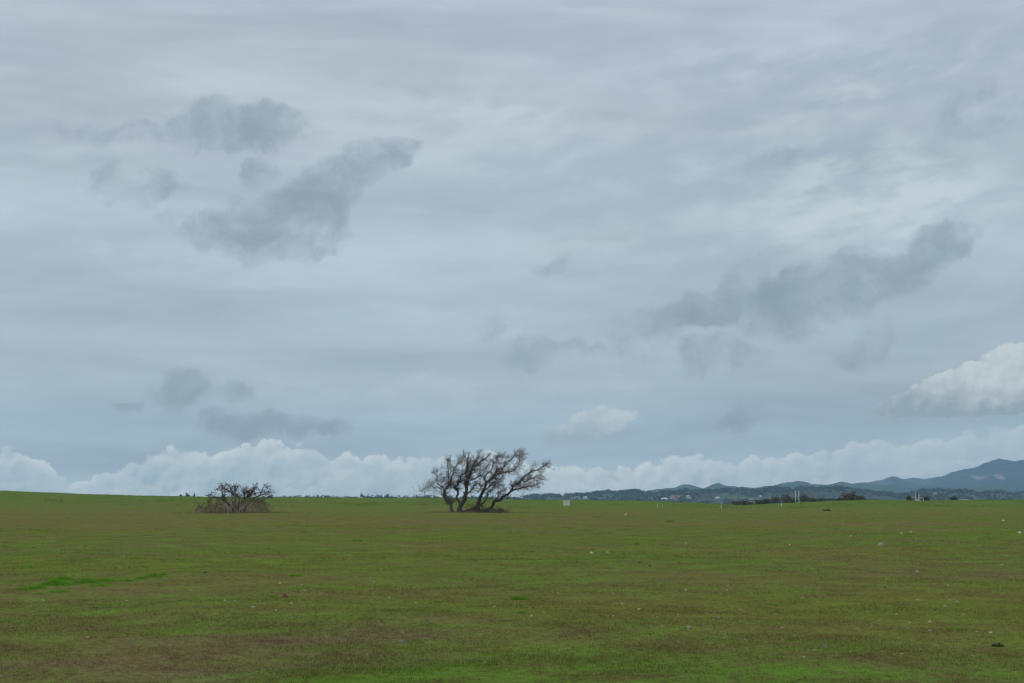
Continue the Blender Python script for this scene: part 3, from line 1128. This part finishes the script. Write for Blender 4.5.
shrub(954, 360, 8, 4.2, M_GREENSCRUB, 'dark bush on the brow below the pale mountain scar, left of its twin', 117, name='bush')
shrub(827, 172, 9, 1.8, M_GREENSCRUB, 'small dark green weed clump in the field below the hedge row', 118, 0.3, name='weed_clump', twigs=10, group='weeds in the field')


# ---- far trees and woods ---------------------------------------------------
def crown_points(r, n, wd, ht, seed, lumpy=0.8):
    q = r.normal(size=(n, 3))
    q /= np.linalg.norm(q, axis=1)[:, None]
    q *= r.uniform(0.3, 1.0, size=(n, 1)) ** 0.5
    lump = 1 + lumpy * fbm(np.arctan2(q[:, 1], q[:, 0]) * 1.6 + seed * 1.7, q[:, 2] * 2.5 + seed, 7, 2)
    return q * lump[:, None] * np.array([wd / 2, wd / 2, ht * 0.42]) + np.array([0, 0, ht * 0.58])


def far_tree(px, dist, top_py, wd_px, label, seed, group='single far trees on the skyline'):
    r = np.random.default_rng(seed)
    p = spot(px, dist)
    d = px_dir(px, top_py)
    top = EYE + d[2] / math.hypot(d[0], d[1]) * dist
    ht = max(top - p[2], 3.0)
    wd = px_size(p, wd_px)
    e = empty('far_tree', p, label, 'tree', group)
    tk = MB()
    tk.tube([(0, 0, -0.3), (0.1, 0, ht * 0.35), (-0.1, 0.1, ht * 0.75)], [ht * 0.035, ht * 0.025, ht * 0.01], 6)
    tk.build('trunk', M_TRUNKFAR, e, True)
    lv = MB()
    lv.leaves(crown_points(r, 150, wd, ht, seed), 0.13 * wd + 0.2, r)
    lv.build('crown', M_FOREST, e)


far_tree(180.5, 560, 495.0, 3.0, 'tiny far tree on the skyline, first left of the scrub oak', 201)
far_tree(187.0, 560, 493.6, 3.6, 'far tree peeping over the slope left of the scrub oak, largest of three', 202)
far_tree(194.0, 560, 494.6, 2.6, 'tiny far tree on the skyline, closest to the scrub oak', 203)
far_tree(424.5, 900, 493.4, 3.8, 'pointed far tree on the skyline just under the low left bough of the largest oak', 204)
far_tree(376.5, 1300, 494.6, 5.0, 'broad far tree at the left shoulder of the long tree clump on the skyline', 205)
far_tree(366.0, 1300, 495.4, 5.0, 'low far tree at the far left end of the long tree clump on the skyline', 206)
far_tree(381.0, 1300, 494.2, 4.0, 'tallest far tree of the long clump on the skyline between the two oaks', 207)
far_tree(328.0, 1300, 495.2, 7.0, 'rounded far tree standing out of the thin skyline row right of the scrub oak', 208)
far_tree(333.5, 1300, 495.4, 6.0, 'low far tree leaning on the rounded one in the skyline row', 209)
far_tree(281.0, 1300, 495.8, 5.0, 'small far tree where the skyline row begins beside the scrub oak', 210)


def woods(name, spots, label, hgt, wdt, seed, n=26):
    r = np.random.default_rng(seed)
    cs = []
    for i, (x, y, z) in enumerate(spots):
        h, w_ = hgt * r.uniform(0.6, 1.3), wdt * r.uniform(0.6, 1.5)
        c = crown_points(r, n, w_, h, i + seed, 0.3) + np.array([x, y, z - 0.3])
        cs.append(c)
    mb = MB()
    mb.leaves(np.concatenate(cs), wdt * 0.17, r)
    tag(mb.build(name, M_FOREST), label, 'woods', None, 'stuff')


rw = np.random.default_rng(77)
sp = []
for px in np.arange(262, 520, 0.8):
    q = spot(px + rw.uniform(-1, 1), 1330 + rw.uniform(-60, 160))
    d = px_dir(px, 496.9 - 0.5 * float(fbm(px / 11.0, 0.5, 3, 3)) - (0.6 if 355 < px < 390 or 320 < px < 338 else 0))
    top = EYE + d[2] / math.hypot(d[0], d[1]) * math.hypot(q[0], q[1])
    sp.append((q[0], q[1], top - 7.6))
woods('treeline', sp, 'thin dark row of far trees along the skyline between the two oaks', 8.0, 6.5, 5, 26)

sp = []
az0, az1 = _HP['wooded_hills'][0][2], _HP['wooded_hills'][0][-1]
for _ in range(5200):
    az, rr = rw.uniform(az0, az1), rw.uniform(1500, 2900)
    x, y = rr * math.sin(az), rr * math.cos(az)
    if fbm(x / 170.0, y / 260.0, 55, 3) + (0.16 if abs(rr - 2600) < 120 else 0.0) < -0.07:
        continue
    sp.append((x, y, float(ground_z(x, y))))
woods('hill_woods', sp, 'dark blue green woods covering the low hills beyond the field', 4.8, 9.0, 6, 16)


# =====================================================================
#  things people built
# =====================================================================
def sign_board():
    p = hit(566.5, 507.2)
    e = empty('sign_board', p, 'white square board on two short legs standing in the field right of the largest oak', 'sign', None, 0.12)
    w_, h_ = px_size(p, 6.6), px_size(p, 5.2)
    g = px_size(p, 1.5)
    b = MB(); b.box((0, 0, g + h_ / 2), (w_, 0.05, h_)); b.build('panel', M_WHITE, e)
    f = MB()
    for z in (g + 0.04, g + h_ - 0.04):
        f.box((0, 0.06, z), (w_ * 0.96, 0.06, 0.07))
    f.build('back_rail', M_STEEL, e)
    for sx in (-1, 1):
        l = MB(); l.box((sx * w_ * 0.36, 0.13, (g + h_) / 2 - 0.15), (0.09, 0.07, g + h_ * 0.96 + 0.3)); l.build('leg', M_STEEL, e)


def marker_post(px, py0, py1, label, m, wd=0.10, tilt=0.0, name='marker_post', group='short marker posts in the field'):
    p = hit(px, py1)
    h = px_size(p, py1 - py0)
    e = empty(name, p, label, 'post', group, 0.3)
    b = MB()
    b.tube([(0, 0, -0.2), (tilt * h * 0.5, 0, h * 0.5), (tilt * h, 0, h * 0.97), (tilt * h, 0, h)], [wd, wd, wd, wd * 0.6], 8)
    b.build('post', m, e)
    c = MB()
    c.tube([(tilt * h * 0.72, 0, h * 0.70), (tilt * h * 0.82, 0, h * 0.80)], [wd * 1.12, wd * 1.12], 8)
    c.build('band', M_STEEL, e)
    return e


sign_board()
marker_post(657.6, 503.8, 508.0, 'short faded cream marker post in the field, first right of the white board', M_CREAM, 0.09)
marker_post(662.6, 504.6, 508.0, 'thin pale stake a step right of the faded cream post', M_STEEL, 0.03, 0.05, 'stake')
marker_post(721.2, 503.8, 508.4, 'cream marker post alone in the field left of the brown scrub and silver car', M_CREAM, 0.10, 0.04)
marker_post(781.6, 503.0, 507.0, 'bright white marker post in front of the scrub left of the two tall pipes', M_WHITE, 0.09)
marker_post(61.0, 496.6, 501.4, 'thin dark wooden post on the green rise at the far left', M_WOODPOST, 0.05, 0.0, 'wooden_post')


def pipe(px, label):
    p = spot(px, BR + 0)
    h = px_size(p, 11.5)
    e = empty('vent_pipe', p, label, 'pipe', 'pair of tall white pipes')
    b = MB(); b.tube([(0, 0, -0.3), (0, 0, h * 0.98), (0, 0, h)], [0.13, 0.13, 0.10], 12); b.build('shaft', M_WHITE, e, True)
    c = MB(); c.tube([(0, 0, h * 0.90), (0, 0, h * 0.94)], [0.19, 0.19], 12); c.build('collar', M_STEEL, e)
    f = MB(); f.tube([(0, 0, 0.0), (0, 0, 0.12)], [0.3, 0.3], 12); f.build('flange', M_STEEL, e)


pipe(795.6, 'tall white upright pipe in the scrub, left one of the pair')
pipe(799.0, 'tall white upright pipe in the scrub, right one of the pair')


def pipe_frame():
    p = spot(917.4, 345)
    u = px_size(p, 1.0)
    e = empty('pipe_frame', p, 'white pipe frame with dark panel on a pale yellow base, below the mountains', 'frame')
    for dx, h in ((-1.5, 8.0), (1.4, 6.6)):
        b = MB(); b.cyl((dx * u, 0, -0.2), (dx * u, 0, h * u), 0.09); b.build('upright', M_WHITE, e)
    b = MB(); b.box((0, 0.02, 5.4 * u), (1.4 * u, 0.12, 4.2 * u)); b.build('panel', M_DARKSTEEL, e)
    b = MB(); b.cyl((1.4 * u, 0, 2.6 * u), (6.2 * u, 0.4, 2.7 * u), 0.07); b.build('rail', M_WHITE, e)
    b = MB(); b.cyl((6.2 * u, 0.4, -0.2), (6.2 * u, 0.4, 2.9 * u), 0.06); b.build('rail_post', M_WHITE, e)
    b = MB(); b.box((0, 0, 0.55 * u), (3.8 * u, 0.6, 1.5 * u)); b.build('base', M_CREAM, e)


pipe_frame()


def low_trough():
    p = spot(964, 350)
    u = px_size(p, 1.0)
    e = empty('water_trough', p, 'long low pale trough lying on the green brow left of the frame edge', 'trough')
    e['label'] = 'long low pale trough on the green brow beneath the mountain slope'
    b = MB()
    L, W, H = 8.0 * u, 0.8, 1.2 * u
    for s in (-1, 1):
        b.box((0, s * W / 2, H / 2), (L, 0.08, H))
        b.box((s * (L / 2 + 0.045), 0, H / 2), (0.08, W + 0.08, H))
    b.build('tank_wall', M_CREAM, e)
    w_ = MB(); w_.box((0, 0, H * 0.4), (L - 0.01, W - 0.09, 0.1)); w_.build('water', M_GLASS, e)


low_trough()


def silver_car():
    p = spot(751.5, BR + 6)
    e = empty('parked_car', p, 'silver car parked among brown scrub at the edge of the field', 'car', None, math.pi + 0.8)
    L, W = 4.3, 1.75

    def shell(prof, half_w, mbx, z_in=0.0):
        n = len(prof)
        v = [(x, -half_w * k, z) for x, z, k in prof] + [(x, half_w * k, z) for x, z, k in prof]
        f = [tuple(range(n))[::-1], tuple(range(n, 2 * n))]
        f += [(i, (i + 1) % n, n + (i + 1) % n, n + i) for i in range(n)]
        mbx.add(v, [q[::-1] for q in f])

    b = MB()
    shell([(-2.1, 0.30, .92), (2.1, 0.30, .92), (2.15, 0.55, .96), (2.05, 0.78, 1), (1.05, 0.92, 1), (-1.75, 0.98, 1), (-2.1, 0.92, .96), (-2.16, 0.55, .96)], W / 2, b)
    body = b.build('body', M_SILVER, e)
    g = MB()
    shell([(1.0, 0.925, .90), (0.25, 1.38, .74), (-1.05, 1.40, .74), (-1.75, 0.985, .90)], W / 2, g)
    g.build('windows', M_GLASS, e)
    rf = MB()
    shell([(0.22, 1.385, .75), (0.05, 1.46, .68), (-0.9, 1.475, .68), (-1.04, 1.405, .75)], W / 2, rf)
    rf.build('roof', M_SILVER, e)
    for sx in (-1.32, 1.35):
        for sy in (-1, 1):
            w_ = MB(); w_.cyl((sx, sy * (W / 2 - 0.2), 0.31), (sx, sy * (W / 2 + 0.01), 0.31), 0.31, k=16)
            o = w_.build('wheel', M_TYRE, e)
            h = MB(); h.cyl((sx, sy * (W / 2 + 0.012), 0.31), (sx, sy * (W / 2 + 0.03), 0.31), 0.19, k=12)
            h.build('rim', M_STEEL, o)
    for sy in (-1, 1):
        h = MB(); h.box((2.12, sy * 0.6, 0.66), (0.08, 0.32, 0.14)); h.build('headlight', M_WHITE, e)


silver_car()


def house(px, py, wd_px, ht_px, wallm, roofm, label, rz=0.2, seed=0, rmin=900.0):
    p = hit(px, py, rmin)
    L, H = px_size(p, wd_px), px_size(p, ht_px)
    e = empty('house', p, label, 'house', 'far houses in the valley', rz)
    W = L * 0.6
    hw = H * 0.58
    b = MB(); b.box((0, 0, hw / 2 - 0.5), (L, W, hw + 1.0)); b.build('wall', wallm, e)
    rf = MB()
    ov = 0.5
    v = [(-L / 2 - ov, -W / 2 - ov, hw + 0.004), (L / 2 + ov, -W / 2 - ov, hw + 0.004), (L / 2 + ov, W / 2 + ov, hw + 0.004), (-L / 2 - ov, W / 2 + ov, hw + 0.004),
         (-L / 2 * 0.8, 0, H), (L / 2 * 0.8, 0, H)]
    rf.add(v, [(0, 1, 5, 4), (2, 3, 4, 5), (1, 2, 5), (3, 0, 4), (3, 2, 1, 0)])
    rf.build('roof', roofm, e)
    for i, q in enumerate((-0.3, 0.05, 0.32)):
        m = MB(); m.box((q * L, -W / 2 - 0.02, hw * 0.55), (L * 0.12, 0.08, hw * 0.4)); m.build('window', M_PANE, e)


house(675.5, 499.2, 9.5, 3.6, M_STUCCO, M_REDROOF, 'far red roofed house below the wooded hills, above the cream post', 0.15)
house(664.5, 500.0, 6.0, 2.2, M_STUCCO, M_WHITEROOF, 'far low pale shed touching the left side of the red roofed house', 0.1)
house(689.0, 499.0, 4.5, 2.4, M_STUCCO, M_GREYROOF, 'far small pale house with grey roof just right of the red roofed house', -0.2)
house(650.5, 498.6, 4.0, 2.0, M_STUCCO, M_REDROOF, 'far tiny house with reddish roof left of the larger red roofed house', 0.3)
house(717.5, 498.8, 3.8, 2.0, M_STUCCO, M_WHITEROOF, 'far white cottage below the woods above the cream post near the scrub', 0.2)
house(577.0, 498.6, 5.0, 2.2, M_STUCCO, M_GREYROOF, 'far pale building just right above the white square board', 0.1)
house(586.0, 498.4, 5.0, 1.8, M_STUCCO, M_WHITEROOF, 'far white long shed, second building right of the white square board', 0.0)
house(599.0, 498.8, 4.0, 1.6, M_GREYWALL, M_GREYROOF, 'far grey shed, third building right of the white square board', 0.0)
house(760.5, 497.2, 2.4, 1.5, M_STUCCO, M_WHITEROOF, 'tiny bright house on the wooded slope above the silver car', 0.0)
house(935.0, 494.5, 3.4, 2.2, M_STUCCO, M_REDROOF, 'tiny pinkish house on the green slope right of the white pipe frame', 0.0)
house(688.0, 497.0, 3.0, 1.5, M_STUCCO, M_WHITEROOF, 'tiny white house on the slope right behind the red roofed house', 0.2)


# =====================================================================
#  stones, tufts and grass on the pasture
# =====================================================================
def m_stone(c0, c1):
    def f(t, b):
        n = noise(t, objco(t), 3.0, 6, 0.65, dims='3D')
        put(t, b.inputs['Base Color'], mix(t, n.ramp(0.3, 0.7), c0, c1))
        bump(t, b, n, 0.7, 0.05)
    return f


STONE_M = {
    'pale': mat('pale stone', m_stone((0.28, 0.24, 0.17), (0.56, 0.50, 0.38))),
    'tan': mat('tan stone', m_stone((0.26, 0.20, 0.14), (0.42, 0.33, 0.23))),
    'pink': mat('pink stone', m_stone((0.34, 0.20, 0.15), (0.48, 0.31, 0.24))),
    'grey': mat('blue grey stone', m_stone((0.17, 0.19, 0.17), (0.30, 0.32, 0.29))),
    'brown': mat('brown stone', m_stone((0.15, 0.085, 0.045), (0.26, 0.16, 0.09))),
    'dark': mat('dark stone', m_stone((0.04, 0.035, 0.03), (0.09, 0.075, 0.06))),
}


def stone_mesh(key, seed):
    import bmesh
    r = np.random.default_rng(seed)
    bm = bmesh.new()
    bmesh.ops.create_icosphere(bm, subdivisions=3, radius=0.5)
    off = r.uniform(0, 50)
    for v in bm.verts:
        c = np.array(v.co)
        k = 1 + 0.55 * float(fbm(c[0] * 2 + off + c[2], c[1] * 2 + off, seed, 3)) + 0.25 * float(fbm(c[2] * 3 + off, c[0] * 3 - off, seed + 4, 2))
        v.co = Vector((c[0] * k, c[1] * k * 0.85, max(c[2] * k * 0.7, -0.16)))
    for i in range(6):     # split faces
        n = unit(r.normal(size=3)); n[2] = abs(n[2])
        dcut = r.uniform(0.26, 0.36)
        for v in bm.verts:
            q = np.array(v.co).dot(n) - dcut
            if q > 0:
                v.co -= Vector(n * q * 0.9)
    me = bpy.data.meshes.new('stone')
    bm.to_mesh(me)
    bm.free()
    me.materials.append(STONE_M[key])
    return me


STONE_MESH = {k: [stone_mesh(k, 300 + 7 * i + j) for j in range(3)] for i, k in enumerate(STONE_M)}

SHARED = {
    'pale': 'tiny pale stone lying in the short grass, one of a loose scatter of specks',
    'tan': 'tiny tan stone lying in the short grass, one of a few dull yellowish specks',
    'grey': 'small grey stone lying in the short grass, one of a few dull grey lumps',
    'dark': 'small dark clod lying in the short grass, one of a few dark specks',
}
named = {
    (284.0, 597.5): ('brown', 10.5, 'largest reddish brown stone, lying beside a green flush in the left part of the field'),
    (402.0, 594.5): ('brown', 4.0, 'small red brown stone just right of a white stone below the largest oak'),
    (389.0, 598.5): ('pale', 3.8, 'small white stone just left of a red brown stone below the largest oak'),
    (487.0, 638.8): ('brown', 4.6, 'round brown stone alone in the middle of the near pasture'),
    (401.0, 642.0): ('grey', 6.0, 'flat blue grey stone in the near grass, left of the round brown stone'),
    (460.0, 637.8): ('tan', 4.6, 'tan stone in the near grass between the blue grey and the round brown stone'),
    (505.7, 646.2): ('brown', 4.5, 'dull brown flat stone half sunk right below the round brown stone'),
    (591.5, 553.6): ('pale', 5.2, 'white stone at the left of a pair on the green flush below the white board'),
    (607.5, 552.6): ('pale', 3.2, 'white stone at the right of a pair on the green flush below the white board'),
    (639.0, 609.8): ('pale', 4.6, 'brightest white stone in the centre right of the pasture'),
    (690.0, 628.4): ('tan', 6.8, 'large tan stone alone in the near grass right of centre'),
    (825.0, 646.8): ('grey', 6.6, 'blue grey slab in the near grass below the scrub, beside two pale stones'),
    (880.5, 545.6): ('tan', 7.5, 'long yellowish stone lying far out on the right part of the field'),
    (991.0, 633.4): ('pale', 5.2, 'pale stone just above the dark green weed near the right edge'),
    (253.0, 607.6): ('pale', 4.6, 'pale flat stone just left below the largest reddish brown stone'),
    (88.5, 637.8): ('pink', 4.8, 'pink stone alone in the near grass at the left'),
    (719.0, 618.0): ('grey', 4.4, 'greenish grey stone right above the large tan stone'),
    (972.4, 656.4): ('pale', 4.2, 'nearest pale stone, low at the right below the dark green weed'),
    (626.0, 515.2): ('pale', 4.0, 'white stone far out in the field just right below the white board'),
    (205.0, 573.0): ('dark', 4.0, 'dark brown clod at the right end of the lush grass strip'),
    (314.0, 624.8): ('dark', 3.4, 'small dark clod in the near grass right below the largest reddish brown stone'),
}
pale = [(43, 601, 3.2), (127, 601, 3.2), (224.5, 601, 3.2), (235, 601, 2.4), (280, 583.5, 3.6), (292, 603.5, 3.6), (191, 591, 2.6), (304.6, 591, 3), (302, 585, 2.4),
        (276.5, 610.5, 2.8), (416, 603, 2.6), (463, 626, 2.4), (531.7, 616.2, 3.6), (544, 613, 2.8), (557.4, 593, 2.8), (613.5, 616.6, 3.2), (622, 604, 3.0),
        (569, 649, 4.0), (657.6, 617.6, 3.4), (678, 614.6, 3), (517, 588.5, 2.6), (728, 586.5, 2.8), (727, 590.4, 2.8), (802, 598.4, 3.6), (803.6, 657.4, 4.6), (813.6, 650.6, 3.2),
        (902, 654.4, 4), (930, 622.4, 3.6), (930, 631, 3.4), (918, 600.4, 4.2), (950, 600.4, 3.4), (957.4, 602, 3.8), (945, 606.6, 3.2), (977, 632, 3),
        (920.5, 649.8, 3.2), (948, 585.8, 3.2), (917.6, 572.2, 3.2), (851, 536.7, 3.6), (901.6, 533.6, 3), (911, 532.4, 3.2), (1002, 565, 3.2), (1019.5, 533.2, 4.6), (790, 545, 2.6),
        (896.6, 614.6, 2.8), (910, 623, 3), (963, 615, 2.6), (1003, 521, 3.6), (685.7, 590, 2.8), (613, 594, 2.8), (600, 592, 2.4), (374, 582, 2.6)]
tan = [(686, 544.2, 3.6), (740, 610, 3.6), (782.7, 628.4, 4.0), (858, 628.8, 4.0), (494, 607.6, 4), (868, 612, 3.4), (406, 618, 3), (662, 627, 4.4), (47, 606, 2.8), (205, 650, 3.4)]
grey = [(808, 651.0, 3.2), (382, 569.5, 3.2), (745, 640, 3.6), (95, 575, 3.0), (349, 555, 3.0)]
dark = [(640, 563, 3.2), (820, 612.6, 3.2), (935, 610.8, 3.4), (650, 566, 2.8), (155, 615, 3.0), (120, 604, 2.6), (885, 588, 3.0), (492, 560, 2.8)]
rs = random.Random(5)


def stone(px, py, w_, key, label, group):
    p = hit(px, py)
    d = px_size(p, w_) * 1.05
    o = bpy.data.objects.new('stone', rs.choice(STONE_MESH[key]))
    COL.objects.link(o)
    o.location = (float(p[0]), float(p[1]), float(p[2]) + d * 0.03)
    o.rotation_euler = (rs.uniform(-0.15, 0.15), rs.uniform(-0.15, 0.15), rs.uniform(0, 6.28))
    o.scale = (d, d, d * rs.uniform(0.7, 1.1))
    tag(o, label, 'stone', group)


for (px, py), (key, w_, lab) in named.items():
    stone(px, py, w_, key, lab, 'single stones one can tell apart in the pasture')
for key, lst in (('pale', pale), ('tan', tan), ('grey', grey), ('dark', dark)):
    for px, py, w_ in lst:
        stone(px, py, w_, key, SHARED[key], key + ' specks scattered over the pasture')


def m_blade(c0, c1):
    def f(t, b):
        P = objco(t)
        n = noise(t, P, 14.0, 3, 0.7, dims='3D')
        put(t, b.inputs['Base Color'], mix(t, n.ramp(0.3, 0.7), c0, c1))
    return f


M_LUSH = thin(mat('lush grass', m_blade((0.130, 0.290, 0.028), (0.220, 0.430, 0.045))), 0.5)
M_WEED = mat('dark weed', m_blade((0.030, 0.055, 0.018), (0.075, 0.110, 0.040)))


def blades(bases, ln, wd, r, lean=0.45):
    """narrow three cornered blades, bent over, as vertex and face arrays"""
    m = len(bases)
    a = r.uniform(0, 2 * math.pi, m)
    s = np.stack([np.cos(a), np.sin(a), np.zeros(m)], 1)
    d = np.stack([-np.sin(a), np.cos(a), np.zeros(m)], 1) * (r.normal(size=m) * lean)[:, None]
    L = (ln * r.uniform(0.5, 1.3, m))[:, None]
    w_ = wd if np.ndim(wd) == 0 else np.asarray(wd)[:, None]
    v = np.empty((m, 3, 3))
    v[:, 0] = bases - s * w_ * 0.5
    v[:, 1] = bases + s * w_ * 0.5
    v[:, 2] = bases + (np.array([0, 0, 1.0]) + d) * L
    return v.reshape(-1, 3), np.arange(m * 3).reshape(-1, 3)


def lush_strip():
    r = np.random.default_rng(515)
    bits = [(20, 590, 16, 3, 500), (34, 588.5, 18, 3.5, 700), (58, 585, 24, 6, 1300), (64, 580, 16, 4, 800), (84, 583, 22, 5, 1100), (106, 581.5, 18, 4, 700),
            (60, 592, 18, 3, 400), (40, 594, 14, 2, 250), (127, 581, 12, 2.5, 260), (141, 579, 12, 2.5, 350), (154, 577, 15, 4, 700), (163, 574.8, 9, 2.5, 250),
            (100, 586, 26, 3, 300), (118, 577.5, 10, 2, 160), (48, 579, 12, 2, 200)]
    o0 = hit(80, 585)
    P, H = [], []
    for px, py, w_, h_, n in bits:
        p = hit(px, py)
        q = r.normal(size=(int(n * 1.7), 2))
        x = p[0] + q[:, 0] * px_size(p, w_) * 0.34
        y = p[1] + q[:, 1] * px_size(p, w_) * 0.42
        P.append(np.stack([x, y, terrain(x, y) - 0.01], 1))
        H.append(px_size(p, h_) * 1.05 * np.clip(1.1 - 0.4 * (q ** 2).sum(1) ** 0.5, 0.25, 1) * (0.7 + 0.9 * np.clip(fbm(x * 4, y * 4, 8, 2) + 0.3, 0, 1)))
    P, H = np.concatenate(P) - o0, np.concatenate(H)
    v, f = blades(P, H, 0.013, r, 0.6)
    o = fast_mesh('grass_strip', v, f, M_LUSH)
    o.location = tuple(float(k) for k in o0)
    tag(o, 'long ragged strip of lush green grass in the left part of the field', 'grass tuft', 'lush grass tufts in the pasture')


def tuft(px, py, w_px, h_px, label, m=M_LUSH, name='grass_tuft', n=900, seed=0, deep=0.5):
    r = np.random.default_rng(500 + seed)
    p = hit(px, py)
    w_, h = px_size(p, w_px), px_size(p, h_px)
    q = np.clip(r.normal(size=(n, 2)) * 0.36, -0.95, 0.95)
    cl = fbm(q[:, 0] * 3.0 + seed, q[:, 1] * 3.0, 50 + seed, 3)
    keep = cl > 0.0 + 0.30 * ((q ** 2).sum(1) - 0.3)
    q, cl = q[keep], cl[keep]
    x, y = q[:, 0] * w_ / 2 * 1.25, q[:, 1] * w_ * deep
    z = terrain(p[0] + x, p[1] + y) - p[2] - 0.01
    hh = 0.8 * h * (0.55 + 0.9 * (cl + 0.3)) * np.clip(1.15 - (q ** 2).sum(1), 0.25, 1) * 0.75
    v, f = blades(np.stack([x, y, z], 1), hh, max(0.006, 0.018 * w_), r, 0.5)
    o = fast_mesh(name, v, f, m)
    o.location = tuple(float(k) for k in p)
    tag(o, label, 'grass tuft', 'lush grass tufts in the pasture')


lush_strip()
tuft(38, 567, 38, 4.5, 'small bright grass tuft above the long lush strip at the left', n=1300, seed=2)
tuft(13, 582, 16, 4, 'dark green tuft at the left end beyond the long lush strip', n=600, seed=3)
tuft(178, 571.5, 14, 3, 'small bright grass tuft just beyond the right end of the long lush strip', n=500, seed=4)
tuft(294.5, 576.2, 17, 5, 'compact bright grass tuft above the largest reddish brown stone', n=900, seed=5)
tuft(272, 597, 16, 4, 'thin grass tuft touching the left side of the largest reddish brown stone', n=600, seed=6)
tuft(518, 599.5, 27, 6.5, 'bright grass tuft alone in the middle of the pasture', n=1500, seed=7)
tuft(522, 613.5, 12, 5, 'small grass tuft straight below the lone middle tuft', n=500, seed=8)
tuft(357, 541, 20, 3.5, 'faint far grass tuft left below the largest oak', n=700, seed=9)
tuft(637, 544.5, 10, 4, 'small far tuft on the thin ground below the cream marker post', n=500, seed=10)
tuft(669.5, 522, 16, 4.2, 'dark bright far tuft in the field just below the cream marker post', n=900, seed=11)
tuft(772, 605, 24, 4, 'dull green tuft in the near grass right of centre', n=700, seed=12)
tuft(996.5, 646.5, 15, 6.5, 'dark green leafy weed in the near grass at the right edge', M_WEED, 'weed_clump', 700, 13)
tuft(37, 531, 20, 3, 'faint far green tuft on the left slope', n=600, seed=14)
tuft(304, 532, 13, 2.6, 'flat dark far tuft right below the scrub oak', n=500, seed=15)
tuft(950, 629, 34, 4, 'broad low green tuft among pale stones at the right', n=1300, seed=16)
tuft(700, 621, 20, 4, 'low green tuft beside the greenish grey stone', n=600, seed=17)


# ---- the sward -------------------------------------------------------------
def sward():
    r = np.random.default_rng(99)
    n = 900000
    a0 = R(25)
    # equal numbers per picture area: density falls with the distance
    rr = 1.0 / r.uniform(1 / 150.0, 1 / 9.0, n)
    az = r.uniform(-a0, a0, n)
    x, y = rr * np.sin(az), rr * np.cos(az)
    dens = fbm(x / 1.3, y / 1.3, 70, 3) * 0.6 + fbm(x / 0.28, y / 0.28, 74, 2) * 0.5 + fbm(x / 9.0, y / 14.0, 77, 3) * 0.45
    keep = dens > r.uniform(-0.75, 0.35, n)
    x, y, rr, dens = x[keep], y[keep], rr[keep], dens[keep]
    z = terrain(x, y) - 0.004
    ln = (0.012 + 0.022 * np.clip(dens + 0.3, 0, 1)) * (1 + rr / 60.0)
    wd = 0.0035 * (1 + rr / 16.0)
    m = 130000
    rf, af = r.uniform(215, 440, m), r.uniform(-a0, a0, m)
    xf, yf = rf * np.sin(af), rf * np.cos(af)
    df = fbm(xf / 5.0, yf / 9.0, 81, 4)
    kf = df > r.uniform(-0.15, 0.5, m)
    xf, yf, df = xf[kf], yf[kf], df[kf]
    ex = [(xf, yf, 0.10 + 0.60 * np.clip(df, 0, 1), np.full(len(xf), 0.05))]
    for px, dist, wx, num in ((474, 153.0, 4.2, 5000), (237, 147.0, 4.2, 5000)):
        c = spot(px, dist)
        qx, qy = c[0] + r.normal(size=num) * wx * 0.6, c[1] + r.normal(size=num) * 1.6
        kq = fbm(qx / 0.7, qy / 0.7, 83, 2) > -0.05
        qx, qy = qx[kq], qy[kq]
        ex.append((qx, qy, 0.16 * r.uniform(0.5, 1.6, len(qx)), np.full(len(qx), 0.02)))
    x = np.concatenate([x] + [e[0] for e in ex])
    y = np.concatenate([y] + [e[1] for e in ex])
    z = terrain(x, y) - 0.004
    ln = np.concatenate([ln] + [e[2] for e in ex])
    wd = np.concatenate([wd] + [e[3] for e in ex])
    v, f = blades(np.stack([x, y, z], 1), ln, wd, r, 1.0)

    def m(t, b):
        c, fin, mic, sml = field_colour(t, pos(t))
        g = t.nodes.new('ShaderNodeNewGeometry')
        k = Ex(t, g.outputs['Random Per Island']).ramp(0, 1, 0.80, 1.65, smooth=False)
        c = mix(t, 1.0, c, vec(t, k, k, k), 'MULTIPLY')
        put(t, b.inputs['Base Color'], c)
    o = fast_mesh('grass', v, f, thin(mat('short grass', m), 0.35))
    tag(o, 'short thin grass covering the pasture', 'grass', None, 'stuff')


sward()
